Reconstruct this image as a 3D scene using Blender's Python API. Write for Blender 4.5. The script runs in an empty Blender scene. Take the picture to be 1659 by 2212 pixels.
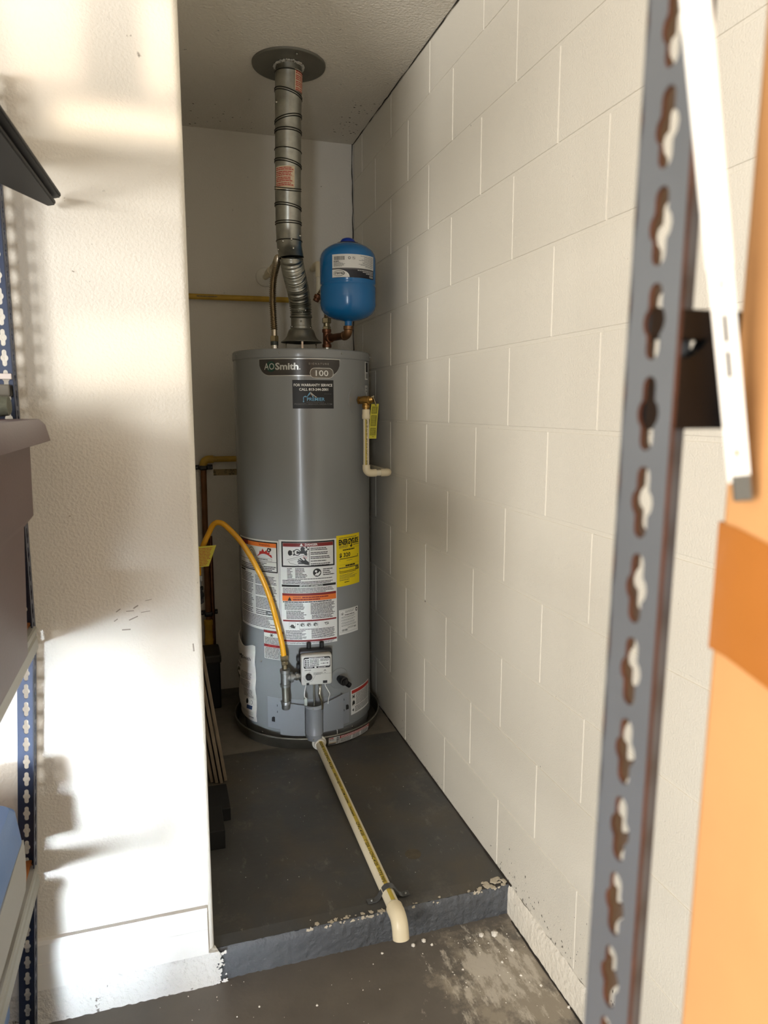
import bpy, bmesh, math, random
from mathutils import Vector, Matrix
random.seed(7)
S = bpy.context.scene
COL = S.collection
R = math.radians
PI = math.pi

def srgb(r, g, b):
    f = lambda c: (c/255/12.92) if c/255 <= .04045 else ((c/255+.055)/1.055)**2.4
    return (f(r), f(g), f(b), 1.0)

# ------------------------------------------------------------------ camera
CAMZ = 1.355
yaw, pit = R(17.3), R(8.4)
F = Vector((math.sin(yaw)*math.cos(pit), math.cos(yaw)*math.cos(pit), -math.sin(pit)))
RT = Vector((math.cos(yaw), -math.sin(yaw), 0))
UP = RT.cross(F)
cam = bpy.data.cameras.new('camera')
cam.sensor_fit = 'VERTICAL'
cam.sensor_height = 32.0
cam.lens = 1530/2212*32.0
cam.clip_start = .02
cam.dof.use_dof = True
cam.dof.focus_distance = 2.3
cam.dof.aperture_fstop = 6.4
co = bpy.data.objects.new('camera', cam)
COL.objects.link(co)
m = Matrix((RT, UP, -F)).transposed().to_4x4()
m.translation = Vector((0, 0, CAMZ))
co.matrix_world = m
S.camera = co

# ------------------------------------------------------------------ world, light, exposure
w = bpy.data.worlds.new('world')
S.world = w
w.use_nodes = True
w.node_tree.nodes['Background'].inputs[0].default_value = srgb(190, 205, 225)
w.node_tree.nodes['Background'].inputs[1].default_value = 0.02

def area(name, loc, direc, sx, sy, power, color):
    l = bpy.data.lights.new(name, 'AREA')
    l.shape = 'RECTANGLE'
    l.size, l.size_y = sx, sy
    l.energy = power
    l.color = color
    o = bpy.data.objects.new(name, l)
    COL.objects.link(o)
    o.location = loc
    o.rotation_euler = Vector(direc).to_track_quat('-Z', 'Y').to_euler()
    return o

# daylight through the tall side doorway behind the camera
area('doorway_daylight', (-1.45, -4.05, 1.05), (0, 1, 0), .38, 2.05, 40, (.92, .96, 1.0))
# added narrow cool beam that brightens the lower left wall
low = area('low_wall_beam', (-1.30, -4.05, .36), (.192, 1, .01), .6, .62, 3.7, (.78, .89, 1.0))
low.data.spread = R(9)
# daylight through the garage window to the left
area('window_daylight', (-3.42, -1.7, 1.42), (1, .5, -.02), 1.8, 1.6, 300, (1.0, .98, .945))
# added narrow lamps projecting the warm sun patches onto the left wall
for nm, o_, t_, sx_, sy_, pw_ in (('sun_patch_lamp', (.10, -2.6, 2.05), (-.055, 1.56, 1.462), .23, .13, .022), ('sun_patch_lamp', (.0, -2.6, 2.2), (-.178, 1.56, 2.05), .125, .18, .03), ('sun_patch_lamp', (.1, -2.6, 2.2), (.03, 1.56, 2.05), .06, .18, .02), ('sun_patch_lamp', (.1, -2.6, 2.2), (-.05, 1.56, 1.905), .24, .05, .03)):
    g_ = area(nm, o_, Vector(t_)-Vector(o_), sx_, sy_, pw_, (1.0, .84, .62)); g_.data.spread = R(1.2)

S.view_settings.view_transform = 'Standard'
S.view_settings.look = 'None'
S.view_settings.gamma = 1.0
S.view_settings.use_curve_mapping = False
S.view_settings.exposure = 0.22

# ------------------------------------------------------------------ materials
MATS = {}
def mat(name, col, rough=.5, metal=0.0, var=0.0, vscale=8.0, bump=0.0, bscale=60.0, bdetail=2.0, coat=0.0, spec=.5, bdist=.004):
    if name in MATS: return MATS[name]
    M = bpy.data.materials.new(name)
    M.use_nodes = True
    N, L = M.node_tree.nodes, M.node_tree.links
    b = N['Principled BSDF']
    b.inputs['Base Color'].default_value = col
    b.inputs['Roughness'].default_value = rough
    b.inputs['Metallic'].default_value = metal
    b.inputs['Specular IOR Level'].default_value = spec
    if coat: b.inputs['Coat Weight'].default_value = coat; b.inputs['Coat Roughness'].default_value = .08
    tc = N.new('ShaderNodeTexCoord')
    if var:
        n = N.new('ShaderNodeTexNoise'); n.inputs['Scale'].default_value = vscale; n.inputs['Detail'].default_value = 5
        L.new(tc.outputs['Object'], n.inputs['Vector'])
        r = N.new('ShaderNodeValToRGB')
        c0 = tuple(max(0, c*(1-var)) for c in col[:3])+(1,)
        c1 = tuple(min(1, c*(1+var)) for c in col[:3])+(1,)
        r.color_ramp.elements[0].position = .3; r.color_ramp.elements[0].color = c0
        r.color_ramp.elements[1].position = .7; r.color_ramp.elements[1].color = c1
        L.new(n.outputs['Fac'], r.inputs['Fac'])
        L.new(r.outputs['Color'], b.inputs['Base Color'])
    if bump:
        n = N.new('ShaderNodeTexNoise'); n.inputs['Scale'].default_value = bscale; n.inputs['Detail'].default_value = bdetail
        L.new(tc.outputs['Object'], n.inputs['Vector'])
        bp = N.new('ShaderNodeBump'); bp.inputs['Strength'].default_value = bump; bp.inputs['Distance'].default_value = bdist
        L.new(n.outputs['Fac'], bp.inputs['Height'])
        L.new(bp.outputs['Normal'], b.inputs['Normal'])
    MATS[name] = M
    return M

def ramp_mix(M, fac_socket, lo, hi, col):
    """mix `col` over the current base colour where fac goes from lo to hi"""
    N, L = M.node_tree.nodes, M.node_tree.links
    b = N['Principled BSDF']
    mr = N.new('ShaderNodeMapRange'); mr.inputs['From Min'].default_value = lo; mr.inputs['From Max'].default_value = hi
    L.new(fac_socket, mr.inputs['Value'])
    mx = N.new('ShaderNodeMix'); mx.data_type = 'RGBA'
    L.new(mr.outputs['Result'], mx.inputs['Factor'])
    inp = b.inputs['Base Color']
    if inp.is_linked: L.new(inp.links[0].from_socket, mx.inputs['A'])
    else: mx.inputs['A'].default_value = inp.default_value
    mx.inputs['B'].default_value = col
    L.new(mx.outputs['Result'], inp)

def noise(M, scale, detail=4, rough=.6, vec=None, loc=(0, 0, 0), scl=(1, 1, 1)):
    N, L = M.node_tree.nodes, M.node_tree.links
    tc = N.new('ShaderNodeTexCoord'); mp = N.new('ShaderNodeMapping')
    mp.inputs['Location'].default_value = loc; mp.inputs['Scale'].default_value = scl
    L.new(tc.outputs['Object'], mp.inputs['Vector'])
    n = N.new('ShaderNodeTexNoise'); n.inputs['Scale'].default_value = scale
    n.inputs['Detail'].default_value = detail; n.inputs['Roughness'].default_value = rough
    L.new(mp.outputs['Vector'], n.inputs['Vector'])
    return n.outputs['Fac']

def math_node(M, op, a, b, clamp=False):
    N, L = M.node_tree.nodes, M.node_tree.links
    n = N.new('ShaderNodeMath'); n.operation = op; n.use_clamp = clamp
    for i, v in enumerate((a, b)):
        if v is None: continue
        if isinstance(v, (int, float)): n.inputs[i].default_value = v
        else: L.new(v, n.inputs[i])
    return n.outputs[0]

def dist_to(M, p, scl=(1, 1, 1)):
    """distance of the (unmoved) object coordinate from a place, axes scaled"""
    N, L = M.node_tree.nodes, M.node_tree.links
    tc = N.new('ShaderNodeTexCoord')
    a = N.new('ShaderNodeVectorMath'); a.operation = 'SUBTRACT'; a.inputs[1].default_value = p
    L.new(tc.outputs['Object'], a.inputs[0])
    b = N.new('ShaderNodeVectorMath'); b.operation = 'MULTIPLY'; b.inputs[1].default_value = scl
    L.new(a.outputs[0], b.inputs[0])
    c = N.new('ShaderNodeVectorMath'); c.operation = 'LENGTH'
    L.new(b.outputs[0], c.inputs[0])
    return c.outputs['Value']

def objco(M, axis):
    N, L = M.node_tree.nodes, M.node_tree.links
    tc = N.new('ShaderNodeTexCoord'); s = N.new('ShaderNodeSeparateXYZ')
    L.new(tc.outputs['Object'], s.inputs[0])
    return s.outputs[axis]

wall_p = mat('wall_paint', srgb(230, 225, 214), .55, bump=.55, bscale=170, bdetail=2, bdist=.003, spec=.35)
f = noise(wall_p, 38, 3); ramp_mix(wall_p, f, .74, .80, srgb(150, 143, 130))
block_p = mat('block_paint', srgb(229, 223, 209), .42, bump=.5, bscale=260, bdetail=3, bdist=.0025, spec=.45)
f = noise(block_p, 22, 6, .7); ramp_mix(block_p, f, .70, .76, srgb(196, 188, 172))
f = noise(block_p, 48, 3, .5, scl=(1, 1, .5)); ramp_mix(block_p, f, .755, .775, srgb(84, 78, 68))
ceil_p = mat('ceiling_paint', srgb(228, 222, 210), .7, bump=.8, bscale=120, bdetail=3, bdist=.005, spec=.2)
f = noise(ceil_p, 30, 4, .65); ramp_mix(ceil_p, f, .70, .78, srgb(96, 90, 78))
trim_p = mat('trim_paint', srgb(240, 238, 232), .4, bump=.1, bscale=40)
kick_p = mat('white_concrete_paint', srgb(232, 230, 224), .7, bump=.9, bscale=70, bdetail=6, bdist=.012, spec=.3)
f = noise(kick_p, 34, 6, .7); ramp_mix(kick_p, f, .63, .68, srgb(120, 112, 100))
slab_p = mat('slab_paint', srgb(76, 76, 75), .42, var=.10, vscale=9, bump=.25, bscale=35, bdetail=6, bdist=.004, spec=.45)
f = noise(slab_p, 5, 8, .75); ramp_mix(slab_p, f, .54, .72, srgb(112, 108, 100))
f = noise(slab_p, 60, 5, .7, scl=(1, .35, 1)); ramp_mix(slab_p, f, .67, .76, srgb(150, 147, 140))
f = noise(slab_p, 3.2, 6, .6, loc=(3, 1, 0)); ramp_mix(slab_p, f, .46, .64, srgb(88, 82, 72))
f = noise(slab_p, 24, 7, .75, loc=(1.3, 4, 0), scl=(1, .4, 1)); ramp_mix(slab_p, f, .60, .74, srgb(122, 119, 112))
face_p = mat('slab_paint_skylit', srgb(90, 93, 97), .45, var=.06, vscale=20, bump=.9, bscale=55, bdetail=6, bdist=.010, spec=.5)  # slab paint again, coloured lighter and bluer for the skylight on the step
bare_p = mat('bare_concrete', srgb(120, 114, 104), .8, var=.18, vscale=12, bump=.4, bscale=60, bdetail=6)
floor_p = mat('floor_paint', srgb(112, 106, 98), .38, var=.14, vscale=7, bump=.25, bscale=30, bdetail=6, bdist=.004, spec=.5)
f = noise(floor_p, 9, 8, .75)
d = dist_to(floor_p, (.76, 1.33, 0), (3.4, 3.0, 0))
e = math_node(floor_p, 'SUBTRACT', math_node(floor_p, 'MULTIPLY', f, 2.1), d)
ramp_mix(floor_p, e, .42, .72, srgb(164, 154, 138))
f = noise(floor_p, 26, 6, .7, scl=(1.4, .5, 1))
e = math_node(floor_p, 'SUBTRACT', math_node(floor_p, 'MULTIPLY', f, 2.0), dist_to(floor_p, (.72, 1.38, 0), (2.6, 2.4, 0)))
ramp_mix(floor_p, e, .72, .92, srgb(204, 196, 182))
f = noise(floor_p, 70, 3, .6); ramp_mix(floor_p, f, .735, .755, srgb(176, 168, 154))
chip_m = mat('chipped_white', srgb(200, 190, 170), .8, var=.1, vscale=60, bump=.5, bscale=90)
dirt_m = mat('dirt_dark', srgb(46, 40, 34), .9, var=.3, vscale=80)
crack_m = mat('crack_dark', srgb(38, 35, 30), .9)
enamel = mat('heater_enamel', srgb(136, 138, 138), .24, coat=.25, var=.015, vscale=3)
enamel2 = mat('heater_enamel_sheet', srgb(138, 141, 145), .3, coat=.15)
galv = mat('galvanized_steel', srgb(168, 168, 160), .34, 1.0, var=.22, vscale=26, bump=.06, bscale=40)
galv_d = mat('galvanized_dull', srgb(150, 148, 138), .45, .9, var=.25, vscale=18, bump=.1, bscale=30)
pan_m = mat('pan_steel', srgb(128, 124, 114), .36, .9, var=.2, vscale=10)
seam_m = mat('seam_dark', srgb(58, 57, 52), .45, .8)
collar_m = mat('collar_steel', srgb(112, 110, 100), .55, .35, var=.06, vscale=10)
stain = mat('stainless_hose', srgb(190, 178, 158), .22, 1.0)
brass = mat('brass', srgb(176, 138, 78), .3, 1.0, var=.12, vscale=40)
nutm = mat('nickel_nut', srgb(168, 158, 132), .3, 1.0)
copper = mat('aged_copper', srgb(122, 82, 60), .38, .8, var=.22, vscale=40)
iron = mat('galvanized_iron', srgb(150, 152, 150), .38, .85, var=.15, vscale=50, bump=.15, bscale=120)
chrome = mat('chrome', srgb(210, 208, 200), .15, 1.0)
blue = mat('tank_blue', srgb(8, 108, 172), .22, coat=.4)
blue_d = mat('cap_blue', srgb(8, 52, 160), .35)
cpvc = mat('cpvc_cream', srgb(238, 228, 200), .38, var=.03, vscale=12)
cpvc_e = mat('cpvc_elbow', srgb(238, 224, 190), .35)
pvcw = mat('pvc_white', srgb(234, 230, 218), .35)
stripe = mat('print_yellow_stripe', srgb(200, 176, 70), .45)
yhose = mat('hose_yellow', srgb(222, 160, 22), .4, coat=.15)
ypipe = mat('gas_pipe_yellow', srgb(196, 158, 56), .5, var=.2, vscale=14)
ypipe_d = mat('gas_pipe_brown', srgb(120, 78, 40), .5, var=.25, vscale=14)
black = mat('black_plastic', srgb(22, 22, 23), .42)
black2 = mat('black_soft', srgb(14, 14, 15), .6)
knobm = mat('knob_black', srgb(16, 16, 18), .3)
ctrlm = mat('control_plastic', srgb(206, 204, 196), .38)
paper = mat('label_white', srgb(226, 226, 222), .45)
paper_g = mat('label_silver', srgb(210, 208, 200), .4)
paperbag = mat('bag_paper', srgb(214, 208, 200), .7, bump=.3, bscale=30, bdist=.006)
ink = mat('ink_black', srgb(16, 16, 17), .45)
ink_g = mat('ink_grey', srgb(92, 92, 92), .5)
ink_l = mat('ink_line', srgb(70, 69, 68), .5)
inkw = mat('ink_white', srgb(238, 238, 234), .4)
inkdr = mat('ink_dark_red', srgb(128, 24, 22), .45)
inkr = mat('ink_red', srgb(178, 44, 36), .45)
inko = mat('ink_orange', srgb(226, 116, 42), .45)
inky = mat('label_yellow', srgb(238, 212, 20), .45)
inkblue = mat('ink_navy', srgb(32, 56, 98), .45)
inklb = mat('ink_light_blue', srgb(110, 170, 205), .4)
inkg = mat('ink_dark_green', srgb(18, 58, 44), .4)
badge_m = mat('badge_brown', srgb(66, 62, 58), .25, .3)
badge_l = mat('badge_bronze', srgb(104, 98, 90), .25, .3)
silver = mat('badge_silver', srgb(200, 200, 194), .25, .6)
tan_l = mat('label_tan', srgb(214, 196, 166), .6)
tagy = mat('tag_yellow', srgb(206, 196, 60), .5)
taggr = mat('tag_olive', srgb(128, 124, 34), .55)
board_m = mat('grey_board', srgb(126, 112, 94), .75, var=.18, vscale=14, bump=.3, bscale=60)
post_blue = mat('rack_navy', srgb(54, 64, 88), .38, .2, var=.08, vscale=14)
post_edge = mat('rack_navy_edge', srgb(40, 44, 56), .5, .2)
beam_m = mat('rack_beam_grey', srgb(160, 160, 152), .4, .2)
post_grey = mat('rack_grey', srgb(104, 107, 110), .42, .25, var=.04, vscale=18)
dark_brown = mat('brown_edge', srgb(78, 44, 28), .7, .1, var=.35, vscale=60)  # dark brown on the post's cut edges and slot walls
rack_dark = mat('black_and_shade', srgb(17, 17, 19), .5, .2)  # near-black for dark things; on the right rack's end beam it paints in shadow
wood = mat('particle_board', srgb(168, 102, 46), .65, var=.2, vscale=30)
mauve = mat('tote_mauve', srgb(86, 64, 66), .42, bump=.1, bscale=200, var=.03)
bluet = mat('tote_blue', srgb(84, 122, 178), .38, bump=.08, bscale=200)
latchm = mat('tote_latch_grey', srgb(166, 166, 162), .45)
card = mat('cardboard', srgb(208, 152, 96), .75, var=.06, vscale=10, bump=.15, bscale=30)
tapem = mat('packing_tape', srgb(176, 110, 50), .18, coat=.5, var=.08, vscale=8)
rodm = mat('white_metal', srgb(244, 240, 230), .4)
rodtip = mat('bare_metal', srgb(150, 148, 140), .3, .9)
clip_m = mat('white_clip', srgb(220, 208, 200), .5)
cloth = mat('grey_green_cloth', srgb(96, 98, 84), .85, bump=.5, bscale=90)

# ------------------------------------------------------------------ mesh helpers
def top_of(o):
    while o.parent: o = o.parent
    return o
def obj(name, bm, mats, parent=None, smooth=False, angle=40, origin=None):
    if not isinstance(mats, (list, tuple)): mats = [mats]
    if parent is not None: og = Vector(top_of(parent).location)
    elif origin is not None: og = Vector(origin)
    else: og = Vector((0, 0, 0))
    if og.length: bmesh.ops.translate(bm, vec=-og, verts=bm.verts)
    me = bpy.data.meshes.new(name)
    bm.to_mesh(me); bm.free()
    for mm in mats: me.materials.append(mm)
    if smooth:
        me.shade_smooth()
        try: me.set_sharp_from_angle(angle=R(angle))
        except Exception: pass
    o = bpy.data.objects.new(name, me)
    COL.objects.link(o)
    if parent is not None: o.parent = parent
    else: o.location = og
    return o
def thing(name, loc, label, cat, group=None):
    o = bpy.data.objects.new(name, None)
    o.empty_display_size = .05
    COL.objects.link(o); o.location = loc
    return tag(o, label, cat, group)
def tag(o, label, cat, group=None):
    o['label'] = label; o['category'] = cat
    if group: o['group'] = group
    return o
def struct(o): o['kind'] = 'structure'; return o
def bm_new(): return bmesh.new()

def add_box(bm, lo, hi, bev=0.0, seg=2, mi=0, M=None):
    b = bmesh.new()
    bmesh.ops.create_cube(b, size=1)
    c = [(lo[i]+hi[i])/2 for i in range(3)]; s = [hi[i]-lo[i] for i in range(3)]
    for v in b.verts: v.co = Vector((c[i]+v.co[i]*s[i] for i in range(3)))
    if bev: bmesh.ops.bevel(b, geom=b.edges[:], offset=bev, segments=seg, profile=.5, affect='EDGES')
    join(bm, b, mi, M)
def join(bm, b, mi=0, M=None):
    if M is not None: bmesh.ops.transform(b, matrix=M, verts=b.verts)
    mp = {}
    for v in b.verts: mp[v] = bm.verts.new(v.co)
    for f_ in b.faces:
        try: nf = bm.faces.new([mp[v] for v in f_.verts]); nf.material_index = mi if mi else f_.material_index
        except ValueError: pass
    b.free()
def rings(bm, rs, mi=0, cap=True, close=True):
    vs = [[bm.verts.new(p) for p in r] for r in rs]
    n = len(vs[0])
    for a, b in zip(vs, vs[1:]):
        for i in range(n if close else n-1):
            j = (i+1) % n
            f_ = bm.faces.new((a[i], a[j], b[j], b[i])); f_.material_index = mi
    if cap:
        for r, rev in ((vs[0], True), (vs[-1], False)):
            f_ = bm.faces.new(r[::-1] if rev else r); f_.material_index = mi
def frame_of(n):
    n = Vector(n).normalized()
    a = Vector((0, 0, 1)) if abs(n.z) < .9 else Vector((1, 0, 0))
    x = a.cross(n).normalized()
    return x, n.cross(x), n
def ring(c, n, r, seg, ph=0):
    x, y, _ = frame_of(n)
    return [Vector(c)+x*(r*math.cos(ph+2*PI*i/seg))+y*(r*math.sin(ph+2*PI*i/seg)) for i in range(seg)]
def add_lathe(bm, prof, c, axis=(0, 0, 1), seg=32, mi=0, cap=True):
    """prof: (radius, height along axis)"""
    x, y, n = frame_of(axis)
    rs = [[Vector(c)+n*h+x*(r*math.cos(2*PI*i/seg))+y*(r*math.sin(2*PI*i/seg)) for i in range(seg)] for r, h in prof]
    rings(bm, rs, mi, cap)
def smooth_path(pts, n):
    """Catmull-Rom through pts, n samples per span"""
    P = [Vector(p) for p in pts]
    P = [P[0]*2-P[1]]+P+[P[-1]*2-P[-2]]
    out = []
    for i in range(1, len(P)-2):
        for k in range(n):
            t = k/n
            a, b, c, d_ = P[i-1], P[i], P[i+1], P[i+2]
            out.append(.5*((2*b)+(c-a)*t+(2*a-5*b+4*c-d_)*t*t+(3*b-a-3*c+d_)*t**3))
    out.append(P[-2])
    return out
def resample(path, step):
    out = [path[0]]; acc = 0
    for a, b in zip(path, path[1:]):
        L_ = (b-a).length
        while acc+L_ >= step:
            t = (step-acc)/L_
            a = a+(b-a)*t; L_ = (b-a).length; out.append(a); acc = 0
        acc += L_
    return out
def add_tube(bm, pts, r, seg=16, mi=0, cap=True):
    P = [Vector(p) for p in pts]
    rr = r if isinstance(r, (list, tuple)) else [r]*len(P)
    T = []
    for i in range(len(P)):
        a = P[max(i-1, 0)]; b = P[min(i+1, len(P)-1)]
        T.append((b-a).normalized())
    x, y, _ = frame_of(T[0])
    rs = []
    for i, p in enumerate(P):
        x = (x-T[i]*x.dot(T[i])).normalized(); y = T[i].cross(x)
        rs.append([p+x*(rr[i]*math.cos(2*PI*k/seg))+y*(rr[i]*math.sin(2*PI*k/seg)) for k in range(seg)])
    rings(bm, rs, mi, cap)
def arc(c, a, b, r, n=8, a0=0, a1=PI/2):
    a, b = Vector(a), Vector(b)
    return [Vector(c)+a*(r*math.cos(a0+(a1-a0)*i/n))+b*(r*math.sin(a0+(a1-a0)*i/n)) for i in range(n+1)]
def add_ball(bm, c, r, scl=(1, 1, 1), seg=10, mi=0):
    b = bmesh.new()
    bmesh.ops.create_uvsphere(b, u_segments=seg, v_segments=max(6, seg//2+2), radius=r)
    for v in b.verts: v.co = Vector(c)+Vector((v.co.x*scl[0], v.co.y*scl[1], v.co.z*scl[2]))
    join(bm, b, mi)
def add_prism(bm, poly, axis, lo, hi, mi=0):
    """poly in the two other axes, extruded along axis 0/1/2"""
    def p3(q, h):
        q = list(q); q.insert(axis, h); return Vector(q)
    a = [bm.verts.new(p3(q, lo)) for q in poly]; b = [bm.verts.new(p3(q, hi)) for q in poly]
    n = len(a)
    for f_ in ([a[::-1], b]+[[a[i], a[(i+1) % n], b[(i+1) % n], b[i]] for i in range(n)]):
        g = bm.faces.new(f_); g.material_index = mi
    bmesh.ops.recalc_face_normals(bm, faces=bm.faces)
def hexnut(bm, c, axis, r, h, mi=0):
    x, y, n = frame_of(axis)
    c = Vector(c)
    rs = []
    for rr, hh in ((r*.9, 0), (r, h*.12), (r, h*.88), (r*.9, h)):
        rs.append([c+n*hh+x*(rr*math.cos(PI/3*i))+y*(rr*math.sin(PI/3*i)) for i in range(6)])
    rings(bm, rs, mi)

def balls(name, pts, r, m_, parent, seg=10):
    """screw heads and rivets: one object each, sharing one mesh"""
    me = None
    for p in pts:
        if me is None:
            b = bmesh.new(); add_ball(b, (0, 0, 0), r, seg=seg); me = bpy.data.meshes.new(name); b.to_mesh(me); b.free(); me.materials.append(m_); me.shade_smooth()
        o = bpy.data.objects.new(name, me); COL.objects.link(o); o.parent = parent
        o.location = Vector(p)-Vector(top_of(parent).location)
# ---- flat print: rectangles, polygons, words and lettering laid on a surface
TXT = {}
def text_mesh(s, bold):
    k = (s, bold)
    if k not in TXT:
        c = bpy.data.curves.new('t', 'FONT')
        c.body = s; c.size = 1; c.resolution_u = 2
        if bold: c.offset = .018*bold
        o = bpy.data.objects.new('t', c)
        me = o.to_mesh()
        V = [v.co.copy() for v in me.vertices]; Fc = [list(p.vertices) for p in me.polygons]
        o.to_mesh_clear(); bpy.data.objects.remove(o); bpy.data.curves.remove(c)
        xs = [v.x for v in V] or [0]; ys = [v.y for v in V] or [0]
        TXT[k] = (V, Fc, min(xs), max(xs), min(ys), max(ys))
    return TXT[k]
class Decal:
    def __init__(self, mapf, sub=.008, eps=.0003):
        self.mapf, self.sub, self.eps = mapf, sub, eps
        self.bm = bmesh.new(); self.mats = []
    def mi(self, m_):
        if m_ not in self.mats: self.mats.append(m_)
        return self.mats.index(m_)
    def face(self, pts, m_, lay):
        vs = [self.bm.verts.new(self.mapf(u, v, lay*self.eps)) for u, v in pts]
        try: f_ = self.bm.faces.new(vs); f_.material_index = self.mi(m_)
        except ValueError: pass
    def rect(self, u0, v0, u1, v1, m_, lay=1):
        n = max(1, int(math.ceil(abs(u1-u0)/self.sub)))
        for i in range(n):
            a = u0+(u1-u0)*i/n; b = u0+(u1-u0)*(i+1)/n
            self.face([(a, v0), (b, v0), (b, v1), (a, v1)], m_, lay)
    def frame(self, u0, v0, u1, v1, t, m_, lay=2):
        self.rect(u0, v0, u1, v0+t, m_, lay); self.rect(u0, v1-t, u1, v1, m_, lay)
        self.rect(u0, v0+t, u0+t, v1-t, m_, lay); self.rect(u1-t, v0+t, u1, v1-t, m_, lay)
    def fan(self, pts, m_, lay=2):
        cu = sum(p[0] for p in pts)/len(pts); cv = sum(p[1] for p in pts)/len(pts)
        for a, b in zip(pts, pts[1:]+pts[:1]): self.face([(cu, cv), a, b], m_, lay)
    def column(self, u0, u1, fb, ft, m_, lay=1, n=40):
        for i in range(n):
            a = u0+(u1-u0)*i/n; b = u0+(u1-u0)*(i+1)/n
            self.face([(a, fb(a)), (b, fb(b)), (b, ft(b)), (a, ft(a))], m_, lay)
    def disc(self, u, v, r, m_, lay=2, n=14, sv=1):
        self.fan([(u+r*math.cos(2*PI*i/n), v+r*sv*math.sin(2*PI*i/n)) for i in range(n)], m_, lay)
    def line(self, p, q, t, m_, lay=2):
        n = max(1, int(math.ceil(math.hypot(q[0]-p[0], q[1]-p[1])/self.sub)))
        dx, dy = q[0]-p[0], q[1]-p[1]; L_ = math.hypot(dx, dy) or 1
        nx, ny = -dy/L_*t/2, dx/L_*t/2
        for i in range(n):
            a = (p[0]+dx*i/n, p[1]+dy*i/n); b = (p[0]+dx*(i+1)/n, p[1]+dy*(i+1)/n)
            self.face([(a[0]-nx, a[1]-ny), (b[0]-nx, b[1]-ny), (b[0]+nx, b[1]+ny), (a[0]+nx, a[1]+ny)], m_, lay)
    def text(self, s, u, v, h, m_, lay=3, width=None, align='c', bold=0, rot=0):
        """h = cap height; (u, v) = left/centre/right of the baseline"""
        V, Fc, x0, x1, y0, y1 = text_mesh(s, bold)
        k = h/.70
        kx = width/(x1-x0) if width else k
        off = {'l': -x0, 'c': -(x0+x1)/2, 'r': -x1}[align]
        cr, sr = math.cos(rot), math.sin(rot)
        mi_ = self.mi(m_)
        vs = []
        for p in V:
            a, b = (p.x+off)*kx, p.y*k
            vs.append(self.bm.verts.new(self.mapf(u+a*cr-b*sr, v+a*sr+b*cr, lay*self.eps)))
        for f_ in Fc:
            try: g = self.bm.faces.new([vs[i] for i in f_]); g.material_index = mi_
            except ValueError: pass
    def words(self, u0, u1, v0, v1, n, m_, lay=2, fill=.5, ragged=.25, dens=1.0):
        """n lines of print too small to read, as word-long strokes"""
        ph = (v1-v0)/n
        for i in range(n):
            vb = v1-ph*(i+1)+ph*(1-fill)/2
            end = u1-(u1-u0)*random.random()*ragged
            u = u0
            while u < end-.001:
                wl = min(random.uniform(.004, .016)*dens, end-u)
                self.rect(u, vb, u+wl, vb+ph*fill, m_, lay)
                u += wl+random.uniform(.0006, .0012)
    def bars(self, u0, u1, v0, v1, m_, lay=2, n=18, vert=True):
        a, b = (u0, u1) if vert else (v0, v1)
        p = a
        while p < b:
            t = (b-a)/n*random.choice((.35, .5, .9))
            if vert: self.rect(p, v0, min(p+t, b), v1, m_, lay)
            else: self.rect(u0, p, u1, min(p+t, b), m_, lay)
            p += t+(b-a)/n*random.choice((.4, .6))
    def done(self, name, parent):
        return obj(name, self.bm, self.mats, parent)
def cylmap(xa, ya, r):
    return lambda u, v, o: Vector((xa+(r+o)*math.sin(u/r), ya-(r+o)*math.cos(u/r), v))
def planemap(o_, ux, uy):
    o_, ux, uy = Vector(o_), Vector(ux).normalized(), Vector(uy).normalized()
    n = ux.cross(uy)
    return lambda u, v, o: o_+ux*u+uy*v+n*o

# ------------------------------------------------------------------ the setting
XR, XJ, YF, YB, ZS, ZC = .84, .065, 1.56, 3.15, .087, 2.477

bm = bm_new(); add_box(bm, (-3.6, -4.2, -.12), (XR+.12, YF+.02, 0))
floor = struct(obj('floor', bm, floor_p))
# raised slab in the alcove: top, painted step face
bm = bm_new()
NX, NY = 60, 40
vs = {}
for i in range(NX+1):
    for j in range(NY+1):
        x = XJ-.035+(XR-XJ+.035)*i/NX; y = YF+(YB-YF)*j/NY
        vs[i, j] = bm.verts.new((x, y+(0 if j else .006), ZS-(0 if j else .0045)))
for i in range(NX):
    for j in range(NY):
        f_ = bm.faces.new((vs[i, j], vs[i+1, j], vs[i+1, j+1], vs[i, j+1]))
        xm = XJ+(XR-XJ)*(i+.5)/NX; ym = YF+(YB-YF)*(j+.5)/NY
        f_.material_index = 1 if ym > 2.50+.09*max(0, (.55-xm)) and not (xm < .17) else 0
o = obj('slab', bm, [slab_p, bare_p], floor)
bm = bm_new()
prev = None
rows = [0, .02, .04, .06, .075, ZS-.0045]
for zi, z in enumerate(rows):
    r_ = [bm.verts.new((XJ-.035+(XR-XJ+.035)*i/120, YF+random.uniform(-.0022, .0022)+(.006 if zi == len(rows)-1 else 0), z)) for i in range(121)]
    if prev:
        for i in range(120): bm.faces.new((prev[i], prev[i+1], r_[i+1], r_[i]))
    prev = r_
obj('step_face', bm, face_p, floor, smooth=True, angle=80)
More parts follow.
